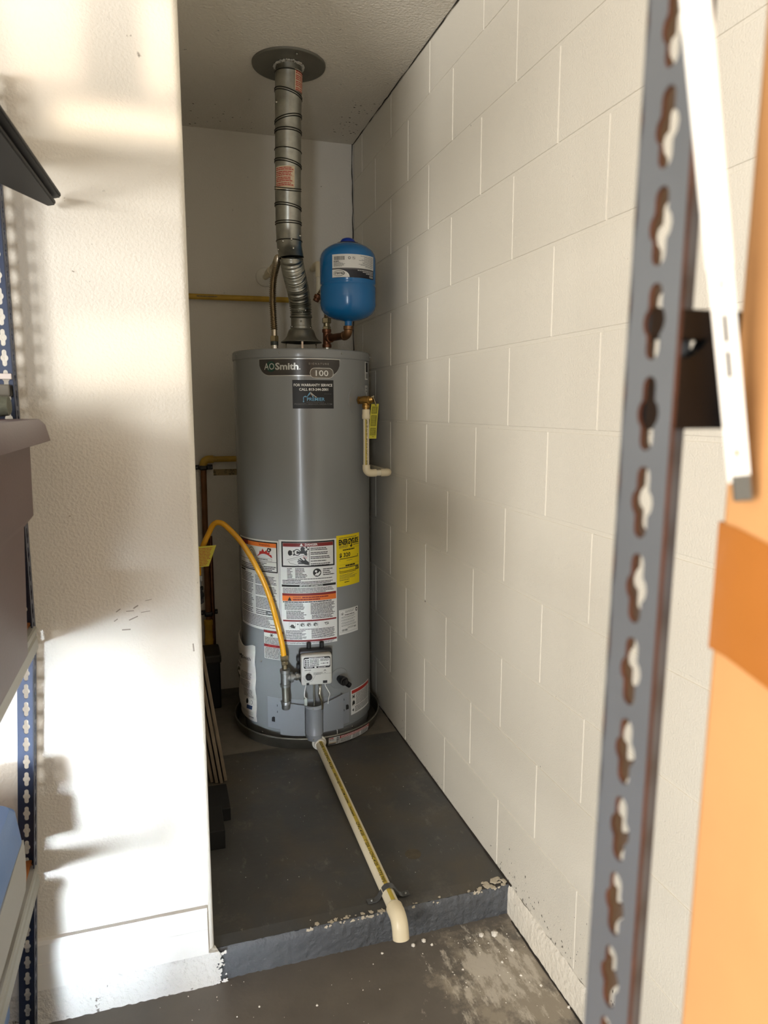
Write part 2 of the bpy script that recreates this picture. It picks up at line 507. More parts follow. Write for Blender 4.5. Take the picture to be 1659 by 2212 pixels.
# chipped paint along the step edge
def blob(bm, c, r, flat=.3, n=7, nrm=2):
    ps = []
    for i in range(n):
        a = 2*PI*i/n; q = r*random.uniform(.4, 1.3)
        ps.append((q*math.cos(a), q*math.sin(a)))
    b = bmesh.new()
    lo = [b.verts.new((p[0], p[1], 0)) for p in ps]
    hi = [b.verts.new((p[0]*.6+random.uniform(-.1, .1)*r, p[1]*.6, r*flat*random.uniform(.7, 1.3))) for p in ps]
    b.faces.new(hi)
    for i in range(n): b.faces.new((lo[i], lo[(i+1) % n], hi[(i+1) % n], hi[i]))
    M = Matrix.Translation(Vector(c))
    if nrm == 1: M = M @ Matrix.Rotation(PI/2, 4, 'X')
    join(bm, b, 0, M)
bm = bm_new()
for k in range(70):
    x = random.choice([random.uniform(.28, .50), random.uniform(.36, .49), random.uniform(.55, .83), random.uniform(.72, .83)])
    if random.random() < .5: blob(bm, (x, YF+random.uniform(.003, .012), ZS-.0012), random.uniform(.002, .007), .04, n=11)
    else: blob(bm, (x, YF+.0005, ZS-random.uniform(.003, .009)), random.uniform(.002, .006), .05, n=11, nrm=1)
for k in range(14): blob(bm, (random.uniform(.77, .835), YF+random.uniform(.003, .03), ZS-.0006), random.uniform(.006, .013), .08)
o = obj('edge_chips', bm, chip_m, floor); o['kind'] = 'stuff'
# rust ring where something stood
bm = bm_new(); add_lathe(bm, [(.0235, 0), (.0235, .0006), (.0225, .0007)], (.635, 1.758, ZS), seg=28)
obj('rust_stain', bm, mat('rust_stain', srgb(84, 76, 62), .5, var=.2, vscale=50), floor)

# right wall: mortar backing with every block its own piece
bm = bm_new(); add_box(bm, (XR+.0020, -4.2, -.05), (XR+.15, YB+.15, ZC+.05))
wall_r = struct(obj('wall_right', bm, block_p))
PY, PZ, G = .391, .2032, .0042
def block_mesh(L_):
    b = bmesh.new(); add_box(b, (0, -L_/2, -PZ/2+G), (.03, L_/2, PZ/2-G), .0017, 2)
    me = bpy.data.meshes.new('block'); b.to_mesh(me); b.free(); me.materials.append(block_p)
    return me
cache = {}
for n in range(12):
    z0 = .085+PZ*n
    ph = 2.03 if n % 2 == 0 else 1.83
    edges = [.1]+sorted(y for y in [ph+PY*k for k in range(-6, 5)] if .12 < y < YB-.03)+[YB-.002]
    for a, b in zip(edges, edges[1:]):
        L_ = round(b-a-2*G*.55, 4)
        if L_ not in cache: cache[L_] = block_mesh(L_)
        zc = z0+PZ/2
        if n == 11:
            zc = (z0+ZC)/2
        o = bpy.data.objects.new('block', cache[L_]); COL.objects.link(o)
        o.parent = wall_r
        o.location = (XR+random.uniform(-.0003, .0004), (a+b)/2, zc)
        if n == 11: o.scale = (1, 1, (ZC-z0)/PZ)
# rough footing below the first course
bm = bm_new()
prev = None
for z, dx in ((-.01, -.006), (.02, -.007), (.05, -.006), (.075, -.004), (.084, .001)):
    r_ = [bm.verts.new((XR+dx+random.uniform(-.002, .002), .1+(YF-.1)*i/90, z+random.uniform(-.003, .003))) for i in range(91)]
    if prev:
        for i in range(90): bm.faces.new((prev[i], r_[i], r_[i+1], prev[i+1]))
    prev = r_
ft_p = mat('footing_paint', srgb(238, 231, 216), .7, bump=.6, bscale=80, bdetail=6, bdist=.008)
f = noise(ft_p, 40, 5, .7); ramp_mix(ft_p, f, .66, .70, srgb(140, 128, 108))
obj('footing', bm, ft_p, wall_r, smooth=True, angle=80)

# dirt along the foot of the right wall
bm = bm_new()
pts = []
y = 1.55
while y < 3.1: pts.append((XR-.0015, y, ZS+.0008)); y += random.uniform(.02, .05)
add_tube(bm, pts, [random.uniform(.0012, .0038) for _ in pts], 6)
obj('dirt_line', bm, dirt_m, wall_r)
bm = bm_new()
pts = []
y = .9
while y < 1.55: pts.append((XR-.008, y, .001)); y += random.uniform(.02, .05)
add_tube(bm, pts, [random.uniform(.0012, .0035) for _ in pts], 6)
obj('floor_dirt_line', bm, dirt_m, wall_r)
bm = bm_new()
for k in range(230):
    y = random.uniform(1.05, 1.62) if k < 150 else random.uniform(1.5, 3.0)
    z = ZS+abs(random.gauss(0, .045 if k < 150 else .03))+.004; q = random.choice((.0005, .0008, .0012, .002))
    a = random.uniform(.6, 2.2)
    b = bmesh.new()
    b.faces.new([b.verts.new((XR-.0008, y+q*math.cos(t)*.7, z+q*a*math.sin(t))) for t in (0, 1.2, 2.5, 3.8, 5.1)][::-1])
    join(bm, b)
o = obj('wall_specks', bm, dirt_m, wall_r); o['kind'] = 'stuff'

# left wall: front face toward the garage, rounded corner, alcove side
bm = bm_new()
rc = .016
pl = [(-3.6, YF), (XJ-rc, YF)]+[(XJ-rc+rc*math.sin(a), YF+rc-rc*math.cos(a)) for a in [PI/2*i/8 for i in range(1, 9)]]+[(XJ, YB+.1), (-3.6, YB+.1)]
add_prism(bm, pl, 2, ZS-.002, ZC+.02)
wall_l = struct(obj('wall_left', bm, wall_p, smooth=True, angle=30))
# painted concrete kick under the left wall
bm = bm_new(); prev = None
for z, dy in ((-.005, -.010), (.02, -.008), (.045, -.010), (.07, -.008), (.086, -.009), (.0875, .01)):
    r_ = [bm.verts.new((-1.2+(XJ+.008+1.2)*i/150+random.uniform(-.008, .008)*(i == 150), YF+dy+random.uniform(-.0025, .0025), z)) for i in range(151)]
    if prev:
        for i in range(150): bm.faces.new((prev[i], prev[i+1], r_[i+1], r_[i]))
    prev = r_
obj('concrete_kick', bm, kick_p, wall_l, smooth=True, angle=80)
bm = bm_new()
for k in range(60): blob(bm, (XJ-.004+abs(random.gauss(0, .012)), YF-.0105+random.random()*.002, random.uniform(.002, .082)), random.uniform(.002, .0055), .05, n=9, nrm=1)
o = obj('paint_splatter', bm, kick_p, wall_l); o['kind'] = 'stuff'
# baseboard
bm = bm_new()
add_prism(bm, [(YF+.004, .0875), (YF-.0135, .0875), (YF-.0135, .150), (YF-.0120, .1515), (YF-.0135, .153), (YF-.0135, .196), (YF-.010, .2035), (YF+.004, .2045)], 0, -1.2, .0515)
struct(obj('baseboard_left', bm, trim_p))
# scuffs on the left wall
bm = bm_new()
def scuff(pts, t):
    for (a, b) in zip(pts, pts[1:]):
        dx, dz = b[0]-a[0], b[1]-a[1]; L_ = math.hypot(dx, dz); nx, nz = -dz/L_*t, dx/L_*t
        bm.faces.new([bm.verts.new((p[0], YF-.0004, p[1])) for p in ((a[0]-nx, a[1]-nz), (b[0]-nx, b[1]-nz), (b[0]+nx, b[1]+nz), (a[0]+nx, a[1]+nz))])
for c_ in ((-.115, .905), (-.09, .925), (-.075, .93), (-.06, .92), (-.10, .885), (-.05, .945), (-.11, .925), (-.085, .905)):
    scuff([c_, (c_[0]+random.uniform(.006, .02), c_[1]+random.uniform(-.004, .01))], random.uniform(.0006, .0016))
scuff([(-.055, .665), (-.075, .61), (-.105, .565), (-.118, .530)], .0005)
scuff([(-.118, .530), (-.085, .530), (-.045, .540)], .0005); scuff([(-.075, .612), (-.045, .618)], .0005)
scuff([(-.145, .675), (-.128, .680)], .0006); scuff([(.045, .84), (.046, .822)], .0015)
scuff([(-.19, 1.135), (-.186, 1.135)], .0008); scuff([(-.155, 1.62), (-.151, 1.618)], .001)
o = obj('scuff_marks', bm, mat('scuff_grey', srgb(158, 148, 134), .7), wall_l); o['kind'] = 'stuff'

bm = bm_new(); add_box(bm, (-.2, YB, -.05), (XR+.1, YB+.1, ZC+.05))
wall_b = struct(obj('wall_back', bm, wall_p))
# torn strip of paper face on the back wall beside the lower gas pipe
bm = bm_new()
add_box(bm, (.205, YB-.0008, 1.062), (.43, YB+.001, 1.089), 0)
tp_ = mat('torn_paper', srgb(170, 150, 110), .85); f = noise(tp_, 90, 4, .7); ramp_mix(tp_, f, .5, .6, srgb(110, 98, 74))
obj('torn_drywall', bm, tp_, wall_b)
# crack in the back corner and along the ceiling
bm = bm_new()
pts = [(XR-.004, YB-.004, ZC)]
z = ZC
while z > 1.55:
    z -= random.uniform(.03, .07); pts.append((XR-.004+random.uniform(-.002, .002), YB-.004+random.uniform(-.002, .001), z))
add_tube(bm, pts, [random.uniform(.001, .0026) for _ in pts], 5)
obj('corner_crack', bm, crack_m, wall_b); bm = bm_new()
pts = []
y = YB
while y > 1.5:
    pts.append((XR-.002+random.uniform(-.0015, .0015), y, ZC-.001+random.uniform(-.001, .001))); y -= random.uniform(.03, .07)
add_tube(bm, pts, [random.uniform(.0005, .0022) for _ in pts], 5)
obj('ceiling_crack', bm, crack_m, wall_b)
bm = bm_new(); add_box(bm, (-3.6, -4.2, ZC), (XR+.1, YB+.1, ZC+.1))
ceil_ = struct(obj('ceiling', bm, ceil_p))
bm = bm_new()
for k in range(60):
    if random.random() < .6: c_ = (random.uniform(.72, .82), random.uniform(2.7, 3.1), ZC-.0004)
    else: c_ = (random.uniform(.15, .4), random.uniform(2.9, 3.14), ZC-.0004)
    b = bmesh.new()
    n_ = 5; q = random.uniform(.0012, .004)
    b.faces.new([b.verts.new((c_[0]+q*math.cos(2*PI*i/n_)*random.uniform(.5, 2), c_[1]+q*math.sin(2*PI*i/n_)*random.uniform(.5, 1.2), c_[2])) for i in range(n_)][::-1])
    join(bm, b)
o = obj('mildew_specks', bm, mat('mildew', srgb(70, 66, 54), .9), ceil_); o['kind'] = 'stuff'
# the rest of the garage, behind the camera
bm = bm_new(); add_box(bm, (-3.72, -4.3, 0), (-3.6, YF+.1, ZC))
garage_p = mat('garage_paint_grey', srgb(150, 147, 141), .7)
struct(obj('wall_far_left', bm, garage_p))
bm = bm_new()
add_box(bm, (-3.6, -4.3, 0), (-1.95, -4.2, ZC)); add_box(bm, (-.95, -4.3, 0), (XR+.1, -4.2, ZC)); add_box(bm, (-1.95, -4.3, 2.1), (-.95, -4.2, ZC))
struct(obj('wall_front', bm, garage_p))

# ------------------------------------------------------------------ drain pan
XA, YA, R0 = .525, 2.75, .2587
pan = thing('drain_pan', (XA, YA, ZS), 'round shallow metal drain pan under the grey water heater', 'drain pan')
bm = bm_new()
add_lathe(bm, [(.001, .0015), (.280, .0015), (.2815, 0), (.2845, .004), (.2935, .043), (.2915, .043), (.281, .006), (.001, .004)], (XA, YA, ZS), seg=96, cap=False)
obj('basin', bm, pan_m, pan, smooth=True)
bm = bm_new()
add_lathe(bm, [(.2925+.0032*math.cos(t), .044+.0032*math.sin(t)) for t in [2*PI*i/10 for i in range(11)]], (XA, YA, ZS), seg=96, cap=False)
obj('rolled_rim', bm, galv_d, pan, smooth=True, angle=80)
D = Decal(cylmap(XA, YA, .2885))
# the wall of the pan leans outward, so the map follows it
def panmap(u, v, o):
    r_ = .2846+(v-.004)/.039*.009+.0006+o
    return Vector((XA+r_*math.sin(u/.289), YA-r_*math.cos(u/.289), ZS+v))
D = Decal(panmap)
a0, a1, a2 = .289*R(4.6), .289*R(13.5), .289*R(44)
D.rect(a0, .006, a2, .038, paper, 1)
D.rect(a0+.002, .031, a0+.018, .037, inkr, 2); D.words(a0+.003, a0+.017, .0325, .036, 1, inkw, 3)
D.words(a0+.003, a0+.022, .025, .029, 1, ink_l, 2); D.rect(a0+.001, .007, a0+.030, .015, ink_g, 2); D.rect(a0+.001, .012, a0+.030, .0165, tan_l, 3)
D.bars(a0+.031, a1-.004, .009, .036, ink, 2, 12, vert=False); D.rect(a1-.001, .006, a1+.001, .038, ink_g, 2)
D.rect(a1+.001, .026, a2, .038, inkr, 2); D.words(a1+.004, a2-.003, .027, .0375, 2, inkw, 3, .45, .02)
D.words(a1+.004, a1+.055, .008, .025, 6, ink_l, 2, .5, .15); D.words(a1+.060, a1+.100, .008, .025, 6, ink_l, 2, .5, .15); D.words(a1+.106, a2-.004, .008, .025, 6, ink_l, 2, .5, .15)
o = D.done('pan_label', pan); o['label'] = 'white label with a red band on the pan side'
bm = bm_new()
fx = .511
add_lathe(bm, [(.026, -.004), (.027, 0), (.0265, .006), (.0205, .0065), (.0205, .022), (.0185, .024), (.0168, .024)], (fx, 2.4595, .113), (0, -1, 0), 32)
o = obj('drain_fitting', bm, pvcw, pan, smooth=True, angle=50); o['label'] = 'white plastic drain fitting in the pan side'

# ------------------------------------------------------------------ water heater
wh = thing('water_heater', (XA, YA, .0915), 'tall grey cylindrical gas water heater in the alcove corner', 'water heater')
bm = bm_new()
add_lathe(bm, [(.05, .0915), (.2515, .0915), (.2530, .095), (.2530, .1325), (.2565, .136), (R0, .139), (R0, 1.531), (.25, 1.531)], (XA, YA, 0), seg=128)
obj('jacket', bm, enamel, wh, smooth=True, angle=35)
bm = bm_new()
add_lathe(bm, [(.2600, 1.527), (.2618, 1.529), (.2622, 1.532), (.2622, 1.552), (.2612, 1.5565), (.258, 1.559), (.2, 1.563), (.001, 1.5655)], (XA, YA, 0), seg=128, cap=False)
cap_ = obj('top_cap', bm, enamel, wh, smooth=True, angle=50)
balls('screw', [(XA+.2625*math.sin(R(th)), YA-.2625*math.cos(R(th)), 1.545) for th in (-28, 22, 70, -75)], .0028, galv, cap_)
# badge
HM = cylmap(XA, YA, R0)
u_ = lambda th: R0*R(th)
D = Decal(HM, .006)
ua, ub = u_(-46.6), u_(20.8)
def badge_bot(u, ins=0):
    k = .045
    t = 1.464+ins
    if u < ua+k: q = (ua+k-u)/k; return t+(1.523-t)*(1-math.sqrt(max(0, 1-q**2.2)))*.98
    if u > ub-k: q = (u-(ub-k))/k; return t+(1.523-t)*(1-math.sqrt(max(0, 1-q**2.2)))*.98
    return t
D.column(ua, ub, lambda u: badge_bot(u), lambda u: 1.5245, silver, 1, 60)
D.column(ua+.003, ub-.003, lambda u: min(badge_bot(u, .0028), 1.5215), lambda u: 1.5222, badge_m, 2, 60)
D.disc(u_(-35.5), 1.497, .0185, inkg, 3, 24)
D.text('AO', u_(-41.3), 1.4865, .0225, silver, 4, .040, 'l', .5)
D.text('Smith', u_(-31.8), 1.4865, .0225, silver, 4, .083, 'l', 1.6)
D.text('.', u_(-12.8), 1.4865, .02, silver, 4, None, 'l')
D.text('S I G N A T U R E', u_(2.5), 1.5035, .0062, mat('badge_grey', srgb(150, 146, 138), .3, .4), 4, .072, 'c', .4)
def pill(u0, v0, u1, v1):
    r_ = (v1-v0)/2; P = []
    for i in range(9): a = PI/2-PI*i/8; P.append((u1-r_+r_*math.cos(a), (v0+v1)/2+r_*math.sin(a)))
    for i in range(9): a = -PI/2-PI*i/8; P.append((u0+r_+r_*math.cos(a), (v0+v1)/2+r_*math.sin(a)))
    return P
pu0, pu1 = u_(-4.8), u_(14.6)
for (ins, mm, ly) in ((0, silver, 4), (.0018, badge_l, 5)):
    P = pill(pu0+ins, 1.4565+ins, pu1-ins, 1.4925-ins)
    r_ = (1.4925-1.4565-2*ins)/2
    D.column(pu0+ins, pu1-ins, lambda u: 1.4745-math.sqrt(max(0, r_*r_-max(0, abs(u-(pu0+pu1)/2)-((pu1-pu0)/2-ins-r_))**2)), lambda u: 1.4745+math.sqrt(max(0, r_*r_-max(0, abs(u-(pu0+pu1)/2)-((pu1-pu0)/2-ins-r_))**2)), mm, ly, 40)
D.text('100', (pu0+pu1)/2, 1.4645, .020, inkw, 6, .046, 'c', .2)
o = D.done('logo_badge', wh); o['label'] = 'dark bronze logo badge with a silver edge'
# black service sticker
D = Decal(HM, .006)
a, b = u_(-18.4), u_(14.5); c_ = (a+b)/2
D.rect(a, 1.351, b, 1.4505, ink, 1)
D.text('FOR WARRANTY SERVICE', c_, 1.4285, .0088, inkw, 2, .139, 'c', 1.2)
D.text('CALL 813-244-2001', c_+.001, 1.4135, .0088, inkw, 2, .104, 'c', 1.2)
D.text('PREMIER', c_+.008, 1.378, .0115, inklb, 2, .064, 'c', .8)
D.text('PREMIERPLUMBINGFLORIDA.COM', c_, 1.3635, .0062, inkg if False else ink_g, 2, .136, 'c', 1.0)
D.words(c_-.026, c_+.04, 1.3715, 1.375, 1, ink_g, 2)
D.text('CFC1427643', c_+.052, 1.4005, .0035, ink_g, 2, .028, 'c')
g0 = (c_-.030, 1.392)
for p, q in (((-.002, .0), (.006, .0)), ((.006, .0), (.018, .012)), ((.018, .012), (.026, .004)), ((.010, .006), (.018, .016)), ((.018, .016), (.034, .002)), ((.034, .002), (.040, -.002)), ((-.006, -.012), (-.006, -.001)), ((-.006, -.001), (.002, .003))):
    D.line((g0[0]+p[0], g0[1]+p[1]), (g0[0]+q[0], g0[1]+q[1]), .0022, inklb if q[0] < .02 else silver, 2)
D.rect(g0[0]+.025, g0[1]-.001, g0[0]+.029, g0[1]+.004, inklb, 2); D.disc(g0[0]-.006, g0[1]-.016, .0022, inklb, 2, 8, 1.6)
o = D.done('service_sticker', wh); o['label'] = 'black service sticker with white lettering'
# left warning label
D = Decal(HM, .006)
a, b = u_(-82), u_(-32.6)
D.rect(a, .531, b, .8735, paper_g, 1)
D.frame(a+.003, .754, b-.004, .868, .0045, ink, 2)
D.rect(a+.0075, .848, b-.0085, .8635, inko, 2); D.rect(a+.0075, .848, a+.075, .8635, inkdr, 3)
D.text('WARNING', b-.085, .852, .0075, inkdr, 3, .05, 'l', 1)
fl = (b-.095, .812)
D.fan([(fl[0]+p[0], fl[1]+p[1]) for p in ((0, 0), (.07, -.002), (.066, .008), (.058, .009), (.060, .018), (.05, .014), (.047, .026), (.036, .018), (.028, .030), (.02, .016), (.014, .020), (.010, .008))], inkr, 3)
D.disc(fl[0]+.056, fl[1]+.026, .008, ink, 4); D.rect(fl[0]+.050, fl[1]+.024, fl[0]+.066, fl[1]+.033, ink, 4); D.disc(fl[0]+.056, fl[1]+.026, .0035, paper_g, 5)
for q in range(6):
    for rr in (.014, .021):
        A0, A1 = PI*.15*q, PI*.15*(q+1)
        D.line((fl[0]-.03+rr*math.cos(A0), fl[1]-.002+1.5*rr*math.sin(A0)), (fl[0]-.03+rr*math.cos(A1), fl[1]-.002+1.5*rr*math.sin(A1)), .0018, ink, 3)
D.frame(fl[0]-.002, fl[1]-.015, fl[0]+.068, fl[1]-.006, .0008, ink_l, 3); D.words(fl[0]+.004, fl[0]+.05, fl[1]-.013, fl[1]-.008, 1, ink, 3)
D.rect(a+.007, .7925, b-.008, .794, ink_l, 2)
D.words(a+.08, b-.05, .779, .790, 2, ink_l, 2, .5, .3)
D.words(a+.010, b-.010, .759, .778, 3, ink, 2, .5, .1)
D.rect(a+.006, .744, a+.05, .751, ink, 2)
for (v0, v1, n_) in ((.706, .742, 6), (.664, .703, 7), (.612, .660, 8), (.588, .609, 3)):
    D.words(a+.006, a+.104, v0, v1, n_, ink_l, 2, .5, .15); D.words(a+.114, b-.008, v0, v1+random.uniform(-.004, .002), n_, ink_l, 2, .5, .15)
D.rect(b-.058, .594, b-.010, .605, ink_g, 3); D.words(b-.05, b-.02, .597, .602, 1, inkw, 4)
D.words(a+.008, b-.012, .540, .585, 8, ink_l, 2, .5, .2)
o = D.done('warning_label', wh); o['label'] = 'white warning label with a flame picture, left of centre'
# middle instruction label
D = Decal(HM, .006)
a, b = u_(-32.2), u_(15.6)
D.rect(a, .486, b, .879, paper, 1)
D.rect(a+.0035, .486, a+.0045, .879, ink_g, 2)
D.frame(a+.010, .779, b-.008, .874, .0055, ink, 2)
D.rect(a+.016, .855, b-.014, .868, inkdr, 2)
D.text('DANGER', (a+b)/2+.012, .8585, .0075, inkw, 3, .046, 'c', 1.6)
D.fan([((a+b)/2-.030, .8575), ((a+b)/2-.018, .8575), ((a+b)/2-.024, .8675)], inkw, 3)
D.rect(a+.112, .785, a+.1135, .855, ink, 2)
# taps, spout, hand
for (x, y) in ((a+.042, .832), (a+.088, .845)):
    D.disc(x, y, .0075, ink, 3, sv=1.35)
    for q in range(5): D.disc(x+.012+.008*math.cos(q*1.256), y+.007*math.sin(q*1.256), .0034, ink, 3, 8)
D.disc(a+.068, .834, .0125, ink, 3); D.disc(a+.068, .834, .0095, paper, 4)
D.fan([(a+.066, .829), (a+.098, .829), (a+.098, .822), (a+.104, .822), (a+.104, .834), (a+.100, .839), (a+.066, .839)], ink, 5)
for q in range(4): D.line((a+.092+.004*q, .822-.002*q), (a+.090+.004*q, .810), .0014, inkr, 3)
D.line((a+.03, .806), (a+.110, .828), .0012, ink_l, 3); D.line((a+.036, .802), (a+.110, .821), .0008, ink_l, 3)
D.line((a+.036, .802), (a+.041, .794), .0012, ink_l, 3); D.line((a+.041, .794), (a+.074, .786), .0012, ink_l, 3)
D.fan([(a+.111, .786), (a+.111, .797), (a+.099, .806), (a+.090, .804), (a+.086, .800), (a+.088, .792), (a+.096, .789)], ink, 5)
for p, q in (((a+.09, .802), (a+.078, .813)), ((a+.088, .800), (a+.071, .807)), ((a+.088, .797), (a+.069, .800)), ((a+.09, .793), (a+.071, .793)), ((a+.100, .803), (a+.093, .815))): D.line(p, q, .0042, ink, 5)
yy = .851
for n_ in (2, 2, 2, 1, 2):
    D.words(a+.117, b-.017, yy-.0058*n_, yy, n_, ink, 2, .5, .3); yy -= .0058*n_+.0042
D.words(a+.030, a+.052, .738, .776, 7, ink_l, 2, .5, .5); D.words(a+.060, a+.105, .738, .776, 7, ink_l, 2, .55, .4)
D.disc(b-.076, .757, .0155, ink, 2, 20); D.disc(b-.080, .762, .0042, paper, 3); D.fan([(b-.086, .747), (b-.072, .745), (b-.066, .752), (b-.078, .756)], paper, 3)
D.fan([(b-.076, .752), (b-.066, .762), (b-.063, .756), (b-.068, .750)], paper, 3)
D.words(b-.054, b-.010, .744, .772, 4, ink_l, 2, .5, .4)
D.words(a+.03, b-.012, .732, .737, 1, ink, 2, .5, .1); D.words(a+.012, a+.08, .7265, .7315, 1, ink, 2, .6, 0); D.words(a+.012, b-.012, .7155, .7260, 2, ink, 2, .5, .1)
D.rect(a+.009, .705, b-.004, .7135, ink, 2); D.text('IMPORTANT INFORMATION', (a+b)/2+.01, .7065, .0055, inkw, 3, .085, 'c', .8)
D.words(a+.012, b-.008, .682, .702, 4, ink_l, 2, .5, .25)
D.rect(a+.010, .672, b-.003, .681, inkdr, 2); D.rect(a+.010, .652, b-.003, .672, inko, 2)
D.fan([(a+.030, .653), (a+.045, .653), (a+.0375, .668)], ink, 3)
D.text('WARNING:', a+.050, .6635, .0048, inkdr, 3, .030, 'l', 1); D.words(a+.084, b-.03, .662, .669, 1, inkdr, 3, .6, .1); D.words(a+.050, b-.06, .654, .661, 1, inkdr, 3, .6, .1)
D.words(a+.012, b-.02, .645, .651, 1, ink, 2, .6, 0)
D.words(a+.018, a+.098, .618, .644, 6, ink, 2, .5, .2); D.words(a+.024, a+.102, .583, .616, 7, ink, 2, .5, .3)
D.words(a+.114, b-.008, .600, .644, 9, ink, 2, .5, .15); D.words(a+.118, b-.008, .583, .599, 3, ink, 2, .5, .2)
D.rect(a+.011, .574, b-.003, .5800, inkdr, 2)
D.frame(a+.034, .547, a+.058, .570, .0006, ink_l, 2); D.disc(a+.046, .556, .007, ink_l, 3); D.rect(a+.036, .553, a+.057, .556, ink_l, 3); D.disc(a+.052, .551, .003, ink, 3)
D.fan([(a+.062, .566), (a+.070, .566), (a+.066, .560)], ink_g, 3)
D.frame(a+.072, .547, b-.075, .572, .0005, ink_l, 2)
for q in range(3):
    x = a+.083+.024*q
    for k in range(9):
        A0 = -.6+k*.5; D.line((x+.0065*math.cos(A0), .561+.0065*math.sin(A0)), (x+.0095*math.cos(A0), .561+.0095*math.sin(A0)), .0014, ink, 3)
    D.disc(x, .561, .0062, ink, 3); D.disc(x+.001, .5605, .004, paper, 4); D.line((x-.004, .558), (x+.004, .564), .002, ink, 5)
D.disc(b-.042, .562, .006, ink_l, 3); D.rect(b-.052, .564, b-.034, .566, ink_l, 3); D.disc(b-.042, .562, .0045, paper, 4); D.line((b-.048, .565), (b-.034, .559), .0018, ink, 5)
D.words(a+.072, a+.13, .542, .546, 1, ink_l, 2)
D.words(a+.020, a+.100, .505, .541, 9, ink, 2, .5, .25); D.words(a+.116, b-.008, .508, .546, 10, ink, 2, .5, .1)
D.rect(a+.012, .4965, b-.002, .5035, inkdr, 2); D.words(a+.016, b-.008, .4875, .4955, 2, ink_l, 2, .5, .15)
o = D.done('instruction_label', wh); o['label'] = 'large white instruction label with red and orange bands'
# energy label
D = Decal(HM, .006)
a, b = u_(15.7), u_(41.6)
D.rect(a, .693, b, .887, inky, 1)
D.words(a+.012, b-.006, .8745, .8785, 1, ink_l, 2)
D.text('ENERG', a+.010, .851, .0195, ink, 2, .054, 'l', 2.6); D.text('Y', a+.0615, .846, .0245, ink, 2, .018, 'l', 2.6); D.text('GUIDE', a+.074, .851, .0195, ink, 2, .036, 'l', 2.6)
D.fan([(a+.060, .8455), (a+.077, .8455), (a+.0685, .8365)], ink, 3)
D.words(a+.011, a+.055, .838, .848, 3, ink_l, 2, .45); D.words(a+.08, b-.004, .843, .848, 1, ink_l, 2)
D.words(a+.028, b-.030, .8275, .833, 1, ink, 2, .75, 0)
D.text('$ 320', a+.012, .8045, .0145, ink, 2, .052, 'l', 1.6)
D.rect(a+.014, .7965, b-.008, .799, ink, 2); D.rect(a+.014, .789, a+.0150, .799, ink, 2); D.fan([(b-.014, .806), (b-.008, .806), (b-.011, .800)], ink, 2)
D.words(a+.045, a+.085, .788, .791, 1, ink_l, 2)
for v in (.8355, .775): D.rect(a+.010, v, b-.003, v+.0004, ink_l, 2)
D.words(a+.04, b-.028, .7665, .7735, 1, ink, 2, .8, 0); D.words(a+.010, b-.006, .7605, .7655, 1, ink_l, 2, .7, 0)
D.rect(a+.012, .7435, a+.0135, .757, ink, 2); D.rect(a+.012, .7485, b-.022, .7505, ink, 2); D.rect(a+.012, .7435, b-.022, .7455, ink, 2); D.rect(b-.024, .7475, b-.006, .7605, ink, 2)
D.words(b-.021, b-.009, .750, .758, 2, inky, 3)
D.words(a+.012, b-.016, .7205, .739, 5, ink_l, 2, .35, .3); D.words(a+.012, a+.065, .7145, .7185, 1, ink_l, 2, .5)
D.words(a+.034, a+.058, .7055, .7095, 1, ink, 2, .6, 0)
o = D.done('energy_label', wh); o['label'] = 'bright yellow energy cost label'
# rating plate
D = Decal(HM, .006)
a, b = u_(17.5), u_(39.0)
D.rect(a, .506, b, .603, paper, 1); D.frame(a+.005, .514, b-.003, .600, .0006, ink_l, 2)
D.disc(a+.015, .586, .006, ink_l, 2); D.disc(a+.015, .586, .0052, paper, 3)
for q in range(5): A0 = PI/2+q*1.2566; D.line((a+.015, .586), (a+.015+.0045*math.cos(A0), .586+.0045*math.sin(A0)), .0013, ink, 4)
D.disc(b-.009, .592, .006, ink, 2, sv=1.3); D.disc(b-.009, .592, .0032, paper, 3)
D.words(a+.028, b-.018, .588, .597, 2, ink_g, 2, .35); D.words(a+.026, b-.022, .578, .583, 1, ink, 2, .5, 0)
for v in (.568, .557, .546, .536): D.words(a+.010, b-.006, v, v+.008, 2, ink_g, 2, .32, .3)
D.words(a+.04, b-.02, .525, .533, 2, ink_g, 2, .35, .3)
D.bars(a+.012, a+.040, .518, .526, ink, 2, 14); D.bars(b-.025, b-.012, .524, .531, ink, 2, 8)
o = D.done('rating_plate', wh); o['label'] = 'white rating plate with a bar code'
# small danger label below the left one
D = Decal(HM, .006)
a, b = u_(-48.5), u_(-29.7)
D.rect(a, .421, b, .534, paper_g, 1); D.frame(a, .421, b, .534, .0012, ink_g, 2)
D.rect(a+.001, .523, b-.001, .532, inkdr, 2); D.words(a+.018, a+.05, .5255, .5295, 1, inkr, 3)
D.rect(a+.001, .507, b-.001, .5078, ink_l, 2)
for q in range(6): A0 = q*1.047; D.line((a+.036, .515), (a+.036+.008*math.cos(A0), .515+.0075*math.sin(A0)), .0024, ink, 3)
D.words(a+.004, b-.004, .480, .506, 5, ink, 2, .5, .2); D.rect(a+.001, .468, b-.001, .479, inkdr, 2); D.words(a+.02, a+.06, .471, .476, 1, inkr, 3)
D.words(a+.004, b-.004, .424, .467, 8, ink, 2, .5, .2)
o = D.done('danger_label', wh); o['label'] = 'small white label with two red bands'
